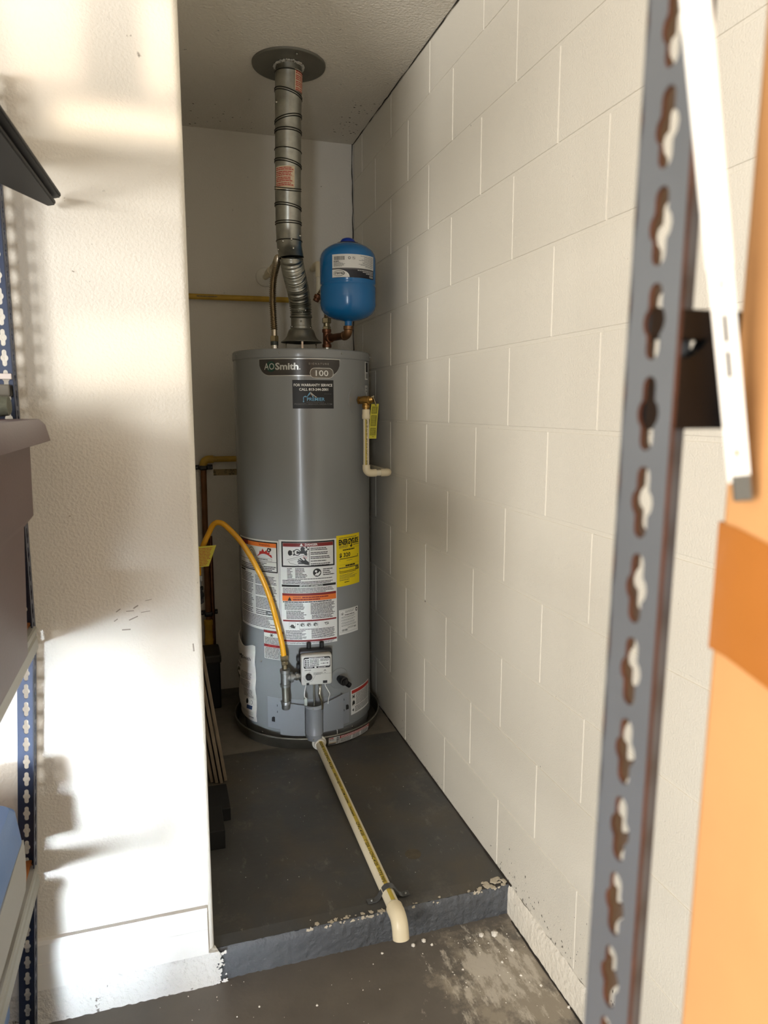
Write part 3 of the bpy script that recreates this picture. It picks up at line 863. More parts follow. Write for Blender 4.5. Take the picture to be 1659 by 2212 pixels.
# lower right warning label
D = Decal(HM, .006)
a, b = u_(29.5), u_(60)
D.rect(a, .173, b, .275, paper, 1); D.rect(a+.004, .258, b-.002, .2715, inkr, 2)
D.rect(a+.004, .206, a+.024, .257, paper_g, 2)
for (x, y) in ((a+.014, .245), ):
    for p, q in (((-.006, .006), (.006, -.006)), ((-.006, -.006), (.007, .007)), ((-.006, 0), (.006, 0))): D.line((x+p[0], y+p[1]), (x+q[0], y+q[1]), .003, ink, 3)
D.fan([(a+.006, .210), (a+.022, .214), (a+.020, .226), (a+.012, .230), (a+.008, .224)], ink, 3); D.fan([(a+.006, .192), (a+.016, .198), (a+.014, .184)], ink, 3)
D.words(a+.028, b-.004, .206, .256, 11, ink_l, 2, .45, .05, 1.6); D.words(a+.022, b-.004, .180, .204, 4, ink_l, 2, .45, .05, 1.6)
o = D.done('warning_label', wh); o['label'] = 'white label with a red top band low on the right'
# strip label and bar code above the relief valve
D = Decal(HM, .004)
a, b = u_(54), u_(62)
D.rect(a, 1.458, b, 1.524, paper, 1); D.rect(a+.008, 1.486, b-.002, 1.521, ink, 2); D.bars(a+.008, b-.002, 1.462, 1.482, ink_g, 2, 8)
D.rect(a, 1.392, b-.006, 1.436, paper, 1); D.bars(a+.004, b-.01, 1.395, 1.433, ink_g, 2, 10, vert=False)
o = D.done('barcode_label', wh); o['label'] = 'narrow white bar code labels above the brass valve'

# burner door, shield and cover plate
bm = bm_new()
def patch(bm, th0, th1, z0, z1, off, thick=.0012, n=24, top=None):
    rs = []
    for i in range(n+1):
        th = R(th0+(th1-th0)*i/n); zt = z1 if top is None else top(th0+(th1-th0)*i/n)
        q = []
        for (o_, z) in ((off, z0), (off+thick, z0), (off+thick, zt), (off, zt)):
            q.append(Vector((XA+(R0+o_)*math.sin(th), YA-(R0+o_)*math.cos(th), z)))
        rs.append(q)
    rings(bm, rs)
patch(bm, -46, 27, .150, .272, .0006)
obj('burner_door', bm, enamel2, wh, smooth=True, angle=30)
bm = bm_new()
patch(bm, -33, -13, .134, .266, .013, top=lambda t: .266-.012*(t+33)/20); patch(bm, -33, -32.6, .142, .266, .0005, .0127, 1)
shield = obj('burner_shield', bm, enamel2, wh, smooth=True, angle=30)
bm = bm_new(); patch(bm, 1.5, 19, .142, .27, .013, top=lambda t: .256+.022*(t-1.5)/17.5); patch(bm, 18.7, 19, .142, .278, .0005, .0127, 1)
obj('burner_shield', bm, enamel2, wh, smooth=True, angle=30)
th = R(-5.8)
hx, hy = XA+(R0+.006)*math.sin(th), YA-(R0+.006)*math.cos(th)
nrm = Vector((math.sin(th), -math.cos(th), 0)); tan_ = Vector((math.cos(th), math.sin(th), 0))
bm = bm_new()
prof = []
for z, dr in ((.126, -.002), (.128, 0), (.146, 0), (.149, .0018), (.152, 0), (.248, 0), (.251, .0018), (.254, 0), (.263, 0), (.264, -.002)):
    q = []
    for i in range(17):
        a = -PI/2+PI*i/16
        q.append(Vector((hx, hy, z))+tan_*((.0325+dr)*math.sin(a))+nrm*((.047+dr)*math.cos(a)**.75 if math.cos(a) > 1e-6 else 0))
    prof.append(q)
rings(bm, prof, cap=False, close=False)
o = obj('burner_cover', bm, enamel2, shield, smooth=True, angle=50)
md = o.modifiers.new('thickness', 'SOLIDIFY'); md.thickness = .0012
balls('screw', [Vector((hx, hy, z))+nrm*.0475-tan_*.006 for z in (.137, .257)], .0026, chrome, shield)
bm = bm_new()
for (t, z, s_) in ((-40.5, .186, 1), (25.0, .214, -1)):
    u = u_(t)
    D = Decal(HM, .006, .0022)
    D.fan([(u-s_*.007+s_*.014*0, z-.010), (u+s_*.007, z-.010), (u+s_*.007, z+.010), (u-s_*.001, z+.010), (u-s_*.006, z+.006), (u-s_*.007, z-.002)], ink, 1)
    D.done('access_hole', wh)
for (t, z) in ((-36.5, .243), (-36.5, .218), (21.5, .248), (21.5, .205)):
    D = Decal(HM, .006, .0022); D.rect(u_(t)-.0012, z-.004, u_(t)+.0012, z+.004, ink, 1); D.done('slot_hole', wh)
balls('base_screw', [(XA+r_*math.sin(R(t)), YA-r_*math.cos(R(t)), z) for (t, z, r_) in ((-54, .118, .2535), (32, .122, .2535), (-52, .405, R0))], .0033, chrome, wh)

# gas control
ctrl = None
cth = R(-6); cn = Vector((math.sin(cth), -math.cos(cth), 0)); ct = Vector((math.cos(cth), math.sin(cth), 0)); cz = Vector((0, 0, 1))
cc = Vector((XA, YA, 0))+cn*.262+Vector((0, 0, .411))+ct*.008
CM = Matrix((ct, cz, cn)).transposed().to_4x4(); CM.translation = cc     # local: x right, y up, z out
bm = bm_new()
add_box(bm, (-.060, -.060, 0), (.062, .064, .034), .008, 2, 0, CM)
for x in (-.022, .026): add_lathe(bm, [(.0085, 0), (.0085, .026), (.006, .028)], CM @ Vector((x, .058, .004)), cz, 14)
for y in (.032, .004): add_box(bm, (-.070, y-.010, .008), (-.054, y+.008, .026), .003, 1, 0, CM)
ctrl = obj('gas_control', bm, black, wh, smooth=True, angle=40); ctrl['label'] = 'pale gas control valve with a black dial'
bm = bm_new(); add_box(bm, (-.0565, -.058, .030), (.0565, .057, .066), .009, 3, 0, CM)
obj('control_face', bm, ctrlm, ctrl, smooth=True, angle=50)
fm = planemap(CM @ Vector((0, 0, .0662)), ct, cz)
D = Decal(fm, .02)
def rrect(x0, y0, x1, y1, r_, n=5):
    P = []
    for (cx_, cy_, a0_) in ((x1-r_, y1-r_, 0), (x0+r_, y1-r_, PI/2), (x0+r_, y0+r_, PI), (x1-r_, y0+r_, 3*PI/2)):
        for i in range(n+1): a = a0_+PI/2*i/n; P.append((cx_+r_*math.cos(a), cy_+r_*math.sin(a)))
    return P
D.fan(rrect(-.047, .008, .050, .050, .006), ink, 1)
D.fan(rrect(-.045, .0145, .048, .044, .004), paper, 2)
D.words(-.028, .028, .0445, .0485, 1, paper, 2, .6, 0)
for i in range(4): D.rect(-.043, .0165+.0065*i, -.036, .0215+.0065*i, ink_l, 3); D.rect(-.034, .0165+.0065*i, -.028, .0215+.0065*i, ink_g, 3)
D.words(-.026, .010, .0155, .0425, 8, ink, 3, .5, .1); D.words(.013, .046, .0330, .0425, 3, ink_l, 3, .5, .1); D.disc(.026, .025, .002, ink, 3); D.disc(.040, .025, .002, ink, 3); D.words(.014, .046, .0235, .0265, 1, ink_l, 3)
D.words(-.040, -.010, .0095, .013, 1, paper, 3); D.rect(-.008, .009, -.001, .0135, paper, 3); D.words(.005, .040, .0095, .013, 1, paper, 3)
D.words(-.044, -.018, -.001, .004, 1, ink_g, 2)
D.text('A', -.027, -.0085, .005, ink_g, 2); D.words(-.012, .022, -.018, -.008, 4, ink_g, 2, .4)
D.disc(.030, -.004, .0042, ink_g, 2); D.disc(.030, -.0055, .003, ctrlm, 3); D.words(.027, .034, -.012, -.0095, 1, ink_g, 2)
for k in range(9):
    A0 = PI*.95+k*.36; D.line((-.0295+.0145*math.cos(A0), -.0225+.0145*math.sin(A0)), (-.0295+.018*math.cos(A0), -.0225+.018*math.sin(A0)), .0009, ink, 2)
pth = [(-.0295+.0205*math.cos(A0), -.0225+.0205*math.sin(A0)) for A0 in [PI+.1*k for k in range(25)]]+[(-.003, -.0155), (.010, -.0145), (.054, -.0145)]
for p, q in zip(pth, pth[1:]): D.line(p, q, .0007, ink_g, 2)
D.rect(-.038, -.055, -.028, -.046, ink, 2); D.rect(.022, -.051, .038, -.041, ink, 2)
o = D.done('control_lettering', ctrl); o['kind'] = 'stuff'
bm = bm_new(); add_lathe(bm, [(.0120, 0), (.0118, .010), (.0105, .012), (.001, .0122)], CM @ Vector((-.0295, -.0225, .066)), cn, 24)
add_box(bm, (-.0305, -.0225-.009, .0775), (-.0285, -.0225+.009, .0802), 0, 1, 0, CM)
obj('dial', bm, knobm, ctrl, smooth=True, angle=40)
# burner lines below the control
def cp(x, y, z): return CM @ Vector((x, y, z))
bm = bm_new(); add_tube(bm, smooth_path([cp(-.036, -.054, .045), cp(-.041, -.070, .05), cp(-.0445, -.088, .052), cp(-.0445, -.104, .05), cp(-.040, -.112, .05)], 6), .0017, 8)
wr = obj('igniter_wire', bm, [inkw], ctrl, smooth=True); wr['label'] = 'white ignition wire with a clear plug'
bm = bm_new(); add_box(bm, (-.0465, -.140, .040), (-.0345, -.112, .052), .002, 1, 0, CM @ Matrix.Rotation(R(0), 4, 'Z'))
obj('wire_plug', bm, mat('clear_plug', srgb(176, 184, 176), .2), ctrl)
bm = bm_new(); add_tube(bm, [cp(-.009, -.055, .040), cp(-.009, -.100, .040), cp(-.007, -.165, .036)], .0030, 10)
obj('pilot_tube', bm, galv_d, ctrl, smooth=True)
bm = bm_new(); add_tube(bm, smooth_path([cp(.014, -.052, .040), cp(.014, -.078, .040), cp(.011, -.100, .046), cp(.016, -.122, .044), cp(.021, -.145, .036), cp(.021, -.165, .034)], 6), .0052, 12)
hexnut(bm, cp(.014, -.055, .040), -cz, .0085, .012)
obj('gas_tube', bm, chrome, ctrl, smooth=True, angle=40)
bm = bm_new(); add_tube(bm, smooth_path([cp(.031, -.046, .050), cp(.032, -.066, .052), cp(.041, -.085, .05), cp(.049, -.104, .044), cp(.047, -.124, .030), cp(.044, -.150, .024)], 6), .0015, 8)
obj('sensor_wire', bm, inkw, ctrl, smooth=True)
bm = bm_new()
q = [Vector((XA+r_*math.sin(R(t)), YA-r_*math.cos(R(t)), z)) for (t, r_, z) in ((-1, .272, .126), (4, .277, .118), (9, .278, .116), (13, .273, .122), (14, .262, .140), (13.5, .255, .150))]
add_tube(bm, smooth_path(q, 6), .0017, 8)
obj('ground_wire', bm, inkw, wh, smooth=True)
# drain valve
bm = bm_new()
dth = R(17); dn = Vector((math.sin(dth), -math.cos(dth), 0)); dt = Vector((math.cos(dth), math.sin(dth), 0))
dc = Vector((XA, YA, .338))+dn*R0
add_lathe(bm, [(.042, -.004), (.040, .001), (.030, .0035), (.024, .002), (.001, .002)], dc, dn, 28)
obj('valve_dimple', bm, enamel, wh, smooth=True)
bm = bm_new()
add_lathe(bm, [(.012, 0), (.012, .018), (.0165, .019), (.0175, .030), (.0165, .040), (.011, .041), (.010, .046), (.001, .046)], dc, dn, 20)
p0 = dc+dn*.026
add_tube(bm, [p0, p0+dt*.014-cz*.012, p0+dt*.021-cz*.018], .0075, 12); add_tube(bm, [p0+dt*.019-cz*.0165, p0+dt*.031-cz*.0265], .0105, 12)
add_box(bm, (-.002, -.009, .045), (.002, .009, .049), 0, 1, 0, Matrix.Translation(dc) @ Matrix((dt, cz, dn)).transposed().to_4x4())
o = obj('drain_valve', bm, knobm, wh, smooth=True, angle=40); o['label'] = 'black plastic drain valve'
# draft hood on top
bm = bm_new()
add_lathe(bm, [(.078, 1.6005), (.0785, 1.602), (.072, 1.606), (.062, 1.613), (.055, 1.624), (.0505, 1.638), (.047, 1.646), (.0435, 1.650), (.042, 1.650), (.045, 1.642), (.052, 1.625), (.060, 1.612), (.077, 1.6005)], (XA, YA, 0), seg=48, cap=False)
hood = obj('draft_hood', bm, galv_d, wh, smooth=True, angle=50)
for th in (-8, 112, 232):
    bm = bm_new(); t = R(th); n_ = Vector((math.sin(t), -math.cos(t), 0)); t2 = Vector((math.cos(t), math.sin(t), 0))
    Mx = Matrix((t2, n_, cz)).transposed().to_4x4(); Mx.translation = Vector((XA, YA, 0))
    add_box(bm, (-.0035, .066, 1.560), (.0035, .0675, 1.606), 0, 1, 0, Mx)
    obj('hood_leg', bm, chrome, hood)
bm = bm_new(); add_lathe(bm, [(.05, 1.562), (.052, 1.566), (.056, 1.574), (.056, 1.576), (.001, 1.577)], (XA, YA, 0), seg=32, cap=False)
obj('flue_baffle', bm, seam_m, wh, smooth=True)
# relief valve
rth = R(41.5); rn = Vector((math.sin(rth), -math.cos(rth), 0)); rt = Vector((math.cos(rth), math.sin(rth), 0))
rb = Vector((XA, YA, 1.381))+rn*.2575; rc_ = Vector((XA, YA, 1.381))+rn*.293
bm = bm_new()
add_lathe(bm, [(.060, -.006), (.058, .0008), (.030, .0022), (.001, .0022)], rb, rn, 36, cap=False)
obj('port_dimple', bm, enamel, wh, smooth=True)
bm = bm_new()
hexnut(bm, rb+rn*.004, rn, .0155, .008)
add_lathe(bm, [(.0115, .010), (.0115, .018), (.0150, .020), (.0165, .036), (.0150, .050), (.010, .053), (.001, .053)], rb, rn, 24)
add_lathe(bm, [(.0125, 0), (.0125, .016), (.0145, .018), (.0145, .027), (.0110, .028), (.0110, .034)], rc_, -cz, 24)
add_lathe(bm, [(.013, -.002), (.0135, .010), (.0125, .024), (.008, .027), (.001, .027)], rc_, Vector((.9, -.35, .15)).normalized(), 20)
rv = obj('relief_valve', bm, brass, wh, smooth=True, angle=40); rv['label'] = 'brass relief valve with a lever'
bm = bm_new()
lv = rc_+Vector((.9, -.35, .15)).normalized()*.028
Mx = Matrix.Translation(lv) @ Matrix.Rotation(R(-22), 4, 'Y')
add_box(bm, (-.003, -.010, -.026), (.001, .002, .014), .0015, 1, 0, Mx); add_box(bm, (-.008, -.010, .008), (.004, .004, .013), .001, 1, 0, Mx)
obj('lever', bm, nutm, rv)
bm = bm_new()
to = Vector((.744, 2.532, 1.368))
tm = planemap(to, (1, .10, 0), (.10, .05, 1))
D = Decal(lambda u, v, o: tm(u, v, o)+Vector((0, -.004*math.sin(v*26), 0)), .05, .0005)
for k in range(12):
    v0, v1 = -.128+.128*k/12, -.128+.128*(k+1)/12
    D.rect(-.004, v0, .026, v1, tagy, 0); D.rect(.026, v0, -.004, v1, tagy, -1.4)
for (v0, v1) in ((-.036, -.010), (-.082, -.042), (-.116, -.088)):
    n_ = 4
    for k in range(n_): D.rect(.000, v0+(v1-v0)*k/n_, .022, v0+(v1-v0)*(k+1)/n_, taggr, 1)
    D.words(.002, .020, v0+.002, v1-.002, int((v1-v0)/.0035), tagy, 2, .4, .2, .6)
D.words(.008, .018, -.123, -.119, 1, taggr, 1)
o = D.done('warning_tag', rv); o['label'] = 'yellow hanging warning tag'

# ------------------------------------------------------------------ relief discharge pipe
dp = thing('relief_discharge_pipe', (rc_.x, rc_.y, 1.118), 'cream plastic discharge pipe hanging from the brass relief valve', 'pipe')
px_, py_ = rc_.x, rc_.y
bm = bm_new(); add_tube(bm, [(px_, py_, 1.335), (px_, py_, 1.135)], .0111, 24)
seg1 = obj('pipe', bm, cpvc, dp, smooth=True, angle=50)
D = Decal(cylmap(px_, py_, .0111), .003, .0004)
D.rect(.0111*R(-36), 1.137, .0111*R(0), 1.330, stripe, 1)
D.text('SDR 11 CPVC 4120 3/4" 100 PSI @180F', .0111*R(12), 1.145, .0060, ink, 2, .165, 'l', .3, PI/2)
D.done('pipe_lettering', seg1)
bm = bm_new(); add_lathe(bm, [(.0128, 0), (.0148, .002), (.0148, .016), (.0140, .018), (.0140, .032), (.0128, .036)], (px_, py_, 1.312), cz, 24)
obj('adapter', bm, cpvc_e, dp, smooth=True, angle=50)
bm = bm_new(); add_tube(bm, [(px_, py_, 1.144), (px_, py_, 1.132)]+[Vector((px_+.0185, py_, 1.1315))+Vector((-.0185*math.cos(t), 0, -.0185*math.sin(t))) for t in [PI/2*i/8 for i in range(9)]]+[(px_+.038, py_, 1.113)], .0142, 24)
obj('elbow', bm, cpvc_e, dp, smooth=True, angle=50)
bm = bm_new(); add_tube(bm, [(px_+.034, py_, 1.113), (px_+.062, py_, 1.113)], .0111, 24)
s2 = obj('pipe', bm, cpvc, dp, smooth=True, angle=50)
ex, ey = px_+.088, py_
bm = bm_new(); add_tube(bm, [(px_+.056, ey, 1.113), (ex-.016, ey, 1.113)]+[Vector((ex-.016, ey+.016, 1.113))+Vector((.016*math.sin(t), -.016*math.cos(t), 0)) for t in [PI/2*i/8 for i in range(1, 9)]]+[(ex, ey+.034, 1.113)], .0142, 24)
obj('elbow', bm, cpvc_e, dp, smooth=True, angle=50)
bm = bm_new(); add_tube(bm, [(ex, ey+.03, 1.113), (ex, 3.10, 1.113)], .0111, 20)
obj('pipe', bm, cpvc, dp, smooth=True, angle=50)

# ------------------------------------------------------------------ drain pipe across the slab
PRr = .0167
dpipe = thing('drain_pipe', (.511, 2.0, ZS), 'long cream plastic drain pipe running from the pan over the slab', 'pipe')
pz0, pz1 = .113, ZS+PRr+.0005
pst, pen = Vector((fx, 2.446, pz0)), Vector((.508, 1.552, pz1))
bm = bm_new(); add_tube(bm, [pst, pen], PRr, 32)
run = obj('pipe', bm, cpvc, dpipe, smooth=True, angle=50)
ax = (pen-pst).normalized(); px3 = Vector((1, 0, 0)); pu3 = px3.cross(ax); pu3 = -pu3 if pu3.z < 0 else pu3
def pipemap(u, v, o):
    # u: around the pipe from the crown toward -X (m), v: along from the pan
    t = -u/PRr
    return pst+ax*v+(pu3*math.cos(t)+px3*math.sin(t))*(PRr+o)
D = Decal(pipemap, .006, .00045)
Lp = (pen-pst).length
tt = R(-2)
for k in range(40): D.rect(PRr*R(-20), Lp*k/40, PRr*R(18), Lp*(k+1)/40, stripe, 1)
for (s_, v0, L_, h_) in (('SDR 11 CPVC 4120', .02, .20, .0085), ('400 PSI @73F  ASTM D2846', .25, .19, .0062), ('FlowGuard', .46, .05, .0065), ('CPVC 4120', .545, .07, .0085), ('1" SDR 11 CPVC 4120', .635, .12, .0085), ('FITTE PIPE 1"', .765, .075, .0085)):
    D.text(s_, PRr*R(6)+h_*.5, v0, h_, ink, 2, L_, 'l', .5, PI/2)
D.done('pipe_lettering', run)
bm = bm_new()
er = .030
ec = Vector((.508, 1.545, pz1))
path = [ec, ec+Vector((0, -.020, 0))]+[ec+Vector((0, -.020-er*math.sin(t), -er+er*math.cos(t))) for t in [PI/2*.86*i/10 for i in range(1, 11)]]
dirn = (path[-1]-path[-2]).normalized(); path.append(path[-1]+dirn*.022)
rad = [.0205, .0212]+[.0207]*10+[.0207]
add_tube(bm, [ec+Vector((0, .0005, 0))]+path, [.0172]+rad, 32)
for t in (0,): add_lathe(bm, [(.0212, 0), (.0216, .002), (.0212, .004)], ec+Vector((0, -.001, 0)), (0, -1, 0), 32, cap=False)
obj('elbow', bm, cpvc_e, dpipe, smooth=True, angle=50)
# strap
st = thing('pipe_strap', (.512, 1.603, ZS), 'grey metal two-hole strap holding the cream drain pipe to the slab', 'strap')
bm = bm_new()
prof = [(-.058, .0012), (-.036, .0015), (-.028, .006), (-.021, .018)]+[(.0185*math.sin(a), .0172+.0185*math.cos(a)) for a in [R(-70+14*i) for i in range(11)]]+[(.021, .018), (.028, .006), (.036, .0015), (.056, .0030)]
pr = [Vector((.512+x, 1.603, ZS+z+.0006)) for x, z in prof]
rs = []
for i, p in enumerate(pr):
    a = pr[max(0, i-1)]; b = pr[min(len(pr)-1, i+1)]; tn = (b-a).normalized(); nn = Vector((-tn.z, 0, tn.x))
    rs.append([p+Vector((0, -.009, 0)), p+Vector((0, .009, 0)), p+Vector((0, .009, 0))+nn*.0016, p+Vector((0, -.009, 0))+nn*.0016])
rings(bm, rs)
bmesh.ops.recalc_face_normals(bm, faces=bm.faces)
obj('band', bm, mat('strap_grey', srgb(112, 114, 116), .4, .6), st, smooth=True, angle=30)
balls('screw', [(.512+x, 1.603, ZS+.0035) for x in (-.046, .046)], .0042, iron, st)

# ------------------------------------------------------------------ vent pipe
vt = thing('vent_pipe', (XA, YA, 1.645), 'galvanized flue vent pipe rising from the heater to the ceiling', 'vent pipe')
# rigid adjustable upper part: gores between tilted joints
VZ = [(1.880, .473, 2.632), (1.913, .458, 2.592), (1.960, .451, 2.565), (2.032, .4475, 2.548), (2.106, .4475, 2.541), (2.252, .4490, 2.530), (2.393, .4510, 2.521), (2.480, .4530, 2.514)]
def vc(z):
    for a, b in zip(VZ, VZ[1:]):
        if z <= b[0] or b is VZ[-1]:
            t = (z-a[0])/(b[0]-a[0]); return Vector((a[1]+(b[1]-a[1])*t, a[2]+(b[2]-a[2])*t, z))
vdir = Vector((.175, .985, 0)); vright = Vector((.985, -.175, 0))
joints = [  # z, slope to the right, slope away from the camera, kind
    (2.476, 0, 0, 0), (2.449, -.03, .02, 1), (2.386, -.28, 0, 2), (2.309, .22, 0, 2), (2.270, -.03, .0, 2), (2.212, -.09, 0, 1),
    (2.172, -.20, .0, 2), (2.094, -.05, .28, 2), (2.036, -.15, 0, 2), (1.985, 0, .05, 3), (1.931, 0, 0, 1), (1.886, .06, 0, 1)]
def vring(z, sr, sd, r, seg=36):
    c = vc(z)
    out = []
    for i in range(seg):
        a = 2*PI*i/seg
        x, y = r*math.cos(a), r*math.sin(a)
        p = c+vright*x+vdir*y+Vector((0, 0, x*sr+y*sd))
        out.append(p)
    return out
VR = .0440
for (a, b) in zip(joints, joints[1:]):
    bm = bm_new()
    ra = VR*random.uniform(.985, 1.01); rb_ = VR*random.uniform(.985, 1.01)
    N_ = 6
    rs = []
    for k in range(N_+1):
        t = k/N_
        r_ = ra+(rb_-ra)*t
        if k in (0, N_): r_ *= 1.012
        rs.append(vring(a[0]+(b[0]-a[0])*t, a[1]+(b[1]-a[1])*t, a[2]+(b[2]-a[2])*t, r_))
    rings(bm, rs[::-1], cap=False)
    obj('pipe_gore', bm, galv, vt, smooth=True, angle=60)
for (z, sr, sd, kind) in joints[1:-1]:
    for dz in ((0,) if kind in (0, 1) else (-.0035, .0035)):
        bm = bm_new(); rs = []
        for k in range(7):
            a = 2*PI*k/6
            rs.append(vring(z+dz+.0017*math.sin(a), sr, sd, VR*1.014+.0019*math.cos(a)))
        rings(bm, rs, cap=False)
        obj('seam_band', bm, seam_m, vt, smooth=True, angle=80)
rv_p = []
for (z, ang) in ((1.925, -20), (1.905, -60), (1.905, 25), (1.93, -160+180), (2.355, -50), (1.945, 70), (1.945, -110)):
    c = vc(z); a = R(ang-10); n_ = vright*math.sin(a)-vdir*math.cos(a)
    rv_p.append(c+n_*VR*1.0)
balls('rivet', rv_p, .0042, chrome, vt)
for (nm, t0, t1, z0, z1) in (('lower', -72, 19, 2.083, 2.155), ('upper', 17, 84, 2.388, 2.450)):
    def vm(u, v, o):
        c = vc(v); th = u/VR; r_ = VR*1.035+o
        return Vector((c.x+r_*math.sin(th), c.y-r_*math.cos(th), v))
    D = Decal(vm, .006, .0003)
    a, b = VR*R(t0), VR*R(t1)
    for k in range(4): D.rect(a, z0+(z1-z0)*k/4, b, z0+(z1-z0)*(k+1)/4, tan_l, 1)
    zz = z1-.003
    for n_ in (2, 3, 3, 2):
        D.words(a+.003, b-.003, zz-.0052*n_, zz, n_, inkr, 2, .55, .25); zz -= .0052*n_+.0012
        D.rect(a+.002, zz+.0002, b-.002, zz+.0008, inkr, 2)
        zz -= .0012
    o = D.done('caution_label', vt); o['label'] = 'tan label with red print, %s one on the pipe' % nm
# flexible section
fp = smooth_path([vc(1.888), (.471, 2.628, 1.873), (.482, 2.655, 1.846), (.495, 2.685, 1.818), (.509, 2.714, 1.784), (.519, 2.735, 1.750), (.5245, 2.747, 1.712), (XA, YA, 1.692)], 30)
fp = resample(fp, .0021)
rad = [.0390+.0030*math.sin(2*PI*i/4.3+.4)+random.uniform(-.0004, .0004) for i in range(len(fp))]
bm = bm_new(); add_tube(bm, fp, rad, 36, cap=False)
o = obj('flex_section', bm, galv, vt, smooth=True, angle=80); o['label'] = 'ribbed flexible metal section'
bm = bm_new()
add_lathe(bm, [(.0415, 1.699), (.0425, 1.697), (.0425, 1.694), (.0385, 1.692), (.0385, 1.662), (.0405, 1.661), (.0412, 1.657), (.0405, 1.653), (.041, 1.648), (.040, 1.647)], (XA, YA, 0), seg=40, cap=False)
o = obj('pipe_collar', bm, galv_d, vt, smooth=True, angle=50)
rv_p = []
for (ang, z, r_) in ((-12, 1.676, .0385), (-68, 1.657, .041), (50, 1.655, .041), (-25, 1.713, .041), (15, 1.716, .041), (-4, 1.709, .041)):
    a = R(ang); rv_p.append((XA+r_*math.sin(a), YA-r_*math.cos(a), z))
balls('collar_screw', rv_p, .0036, chrome, vt)
# ceiling collar
vcl = thing('vent_collar', (.453, 2.513, ZC), 'round grey metal collar plate around the vent at the ceiling', 'vent collar')
bm = bm_new()
add_lathe(bm, [(.0465, -.004), (.112, -.0055), (.117, -.0075), (.1205, -.006), (.1215, -.001), (.1215, .004)], (.453, 2.513, ZC), seg=64, cap=False)
obj('plate', bm, collar_m, vcl, smooth=True, angle=60)
bm = bm_new()
for i in range(40):
    a = 2*PI*i/40; blob(bm, (.453+.047*math.cos(a), 2.513+.047*math.sin(a), ZC-.010), random.uniform(.004, .007), .9)
o = obj('sealant', bm, mat('white_sealant', srgb(200, 196, 184), .8), vcl); o['kind'] = 'stuff'
balls('screw', [(.462, 2.418, ZC-.007), (.444, 2.608, ZC-.007)], .0036, galv, vcl)

# ------------------------------------------------------------------ expansion tank and its tee
TX, TY, TR = .672, 2.60, .1016
tk = thing('expansion_tank', (TX, TY, 1.652), 'blue upside-down expansion tank beside the vent pipe', 'tank')
bm = bm_new()
prof = [(.013, 1.652), (.0135, 1.668), (.020, 1.6695), (.045, 1.6735), (.070, 1.682), (.088, 1.694), (.0975, 1.708), (TR, 1.724), (TR, 1.786), (.1008, 1.789), (.0995, 1.792), (.0995, 1.796), (.1008, 1.799), (TR, 1.802), (TR, 1.884)]
prof += [(.0985, 1.900), (.090, 1.914), (.075, 1.926), (.055, 1.936), (.035, 1.941), (.001, 1.943)]
add_lathe(bm, prof, (TX, TY, 0), seg=72)
obj('shell', bm, blue, tk, smooth=True, angle=50)
bm = bm_new(); add_lathe(bm, [(.040, 1.9405), (.040, 1.9425), (.024, 1.9445)], (TX, TY, 0), seg=32)
obj('gasket', bm, black, tk, smooth=True, angle=40)
bm = bm_new(); add_lathe(bm, [(.0285, 1.941), (.0265, 1.950), (.021, 1.957), (.012, 1.9605), (.001, 1.961)], (TX, TY, 0), seg=32)
o = obj('valve_cap', bm, blue_d, tk, smooth=True, angle=50); o['label'] = 'dark blue plastic cap'
D = Decal(cylmap(TX, TY, TR), .005, .0003)
a, b = TR*R(-47), TR*R(48.5)
ztop, zbot, zm = 1.886, 1.807, 1.838
D.rect(a, zm-.002, b, ztop, paper, 1); D.rect(a, zm-.0035, b, zm+.0015, ink_g, 2)
D.rect(a, zbot, b, zm-.0025, mat('label_navy_black', srgb(14, 18, 34), .35), 1)
D.bars(a+.008, a+.046, 1.866, 1.879, ink, 2, 20)
D.words(a+.006, a+.026, 1.8605, 1.864, 1, ink, 2, .6, 0); D.words(a+.006, a+.052, 1.844, 1.860, 6, ink_g, 2, .4, .5)
D.disc(a+.063, 1.873, .0048, ink_g, 2); D.disc(a+.063, 1.873, .0028, paper, 3)
D.disc(a+.079, 1.873, .0055, ink_g, 2); D.disc(a+.079, 1.873, .0048, paper, 3); D.line((a+.075, 1.876), (a+.083, 1.869), .0014, ink_g, 4); D.text('W', a+.079, 1.871, .004, ink_g, 4)
for k in range(13): D.words(b-.045-random.random()*.03, b-.004, 1.8425+.0031*k, 1.8425+.0031*(k+1), 1, ink_g, 2, .38, 0)
# oval logo, printed upside down because the tank hangs inverted
lc = (a+.0255, 1.8215)
D.column(a, a+.064, lambda u: zbot+.001, lambda u: zbot+.001+.027*math.sqrt(max(0, 1-max(0, (u-a-.018)/.046)**2)), silver, 2, 24)
D.column(a, a+.061, lambda u: zbot+.001, lambda u: zbot+.001+.0265*math.sqrt(max(0, 1-max(0, (u-a-.018)/.043)**2)), paper, 3, 24)
D.disc(lc[0], lc[1], .0215, ink, 4, 24, .44); D.disc(lc[0]-.0008, lc[1], .0200, paper, 5, 24, .41)
D.text('PROFLO', lc[0], lc[1]+.0035, .0068, ink, 6, .033, 'c', 1.4, PI)
D.text('PFXT5I', b-.006, zbot+.0115, .0078, paper, 3, .020, 'l', .8, PI)
for k, wd in enumerate((.038, .052, .072)): D.words(b-.005-wd, b-.005, zbot+.0135+.0048*k, zbot+.0172+.0048*k, 1, paper, 3, .5, 0)
D.done('tank_label', tk)
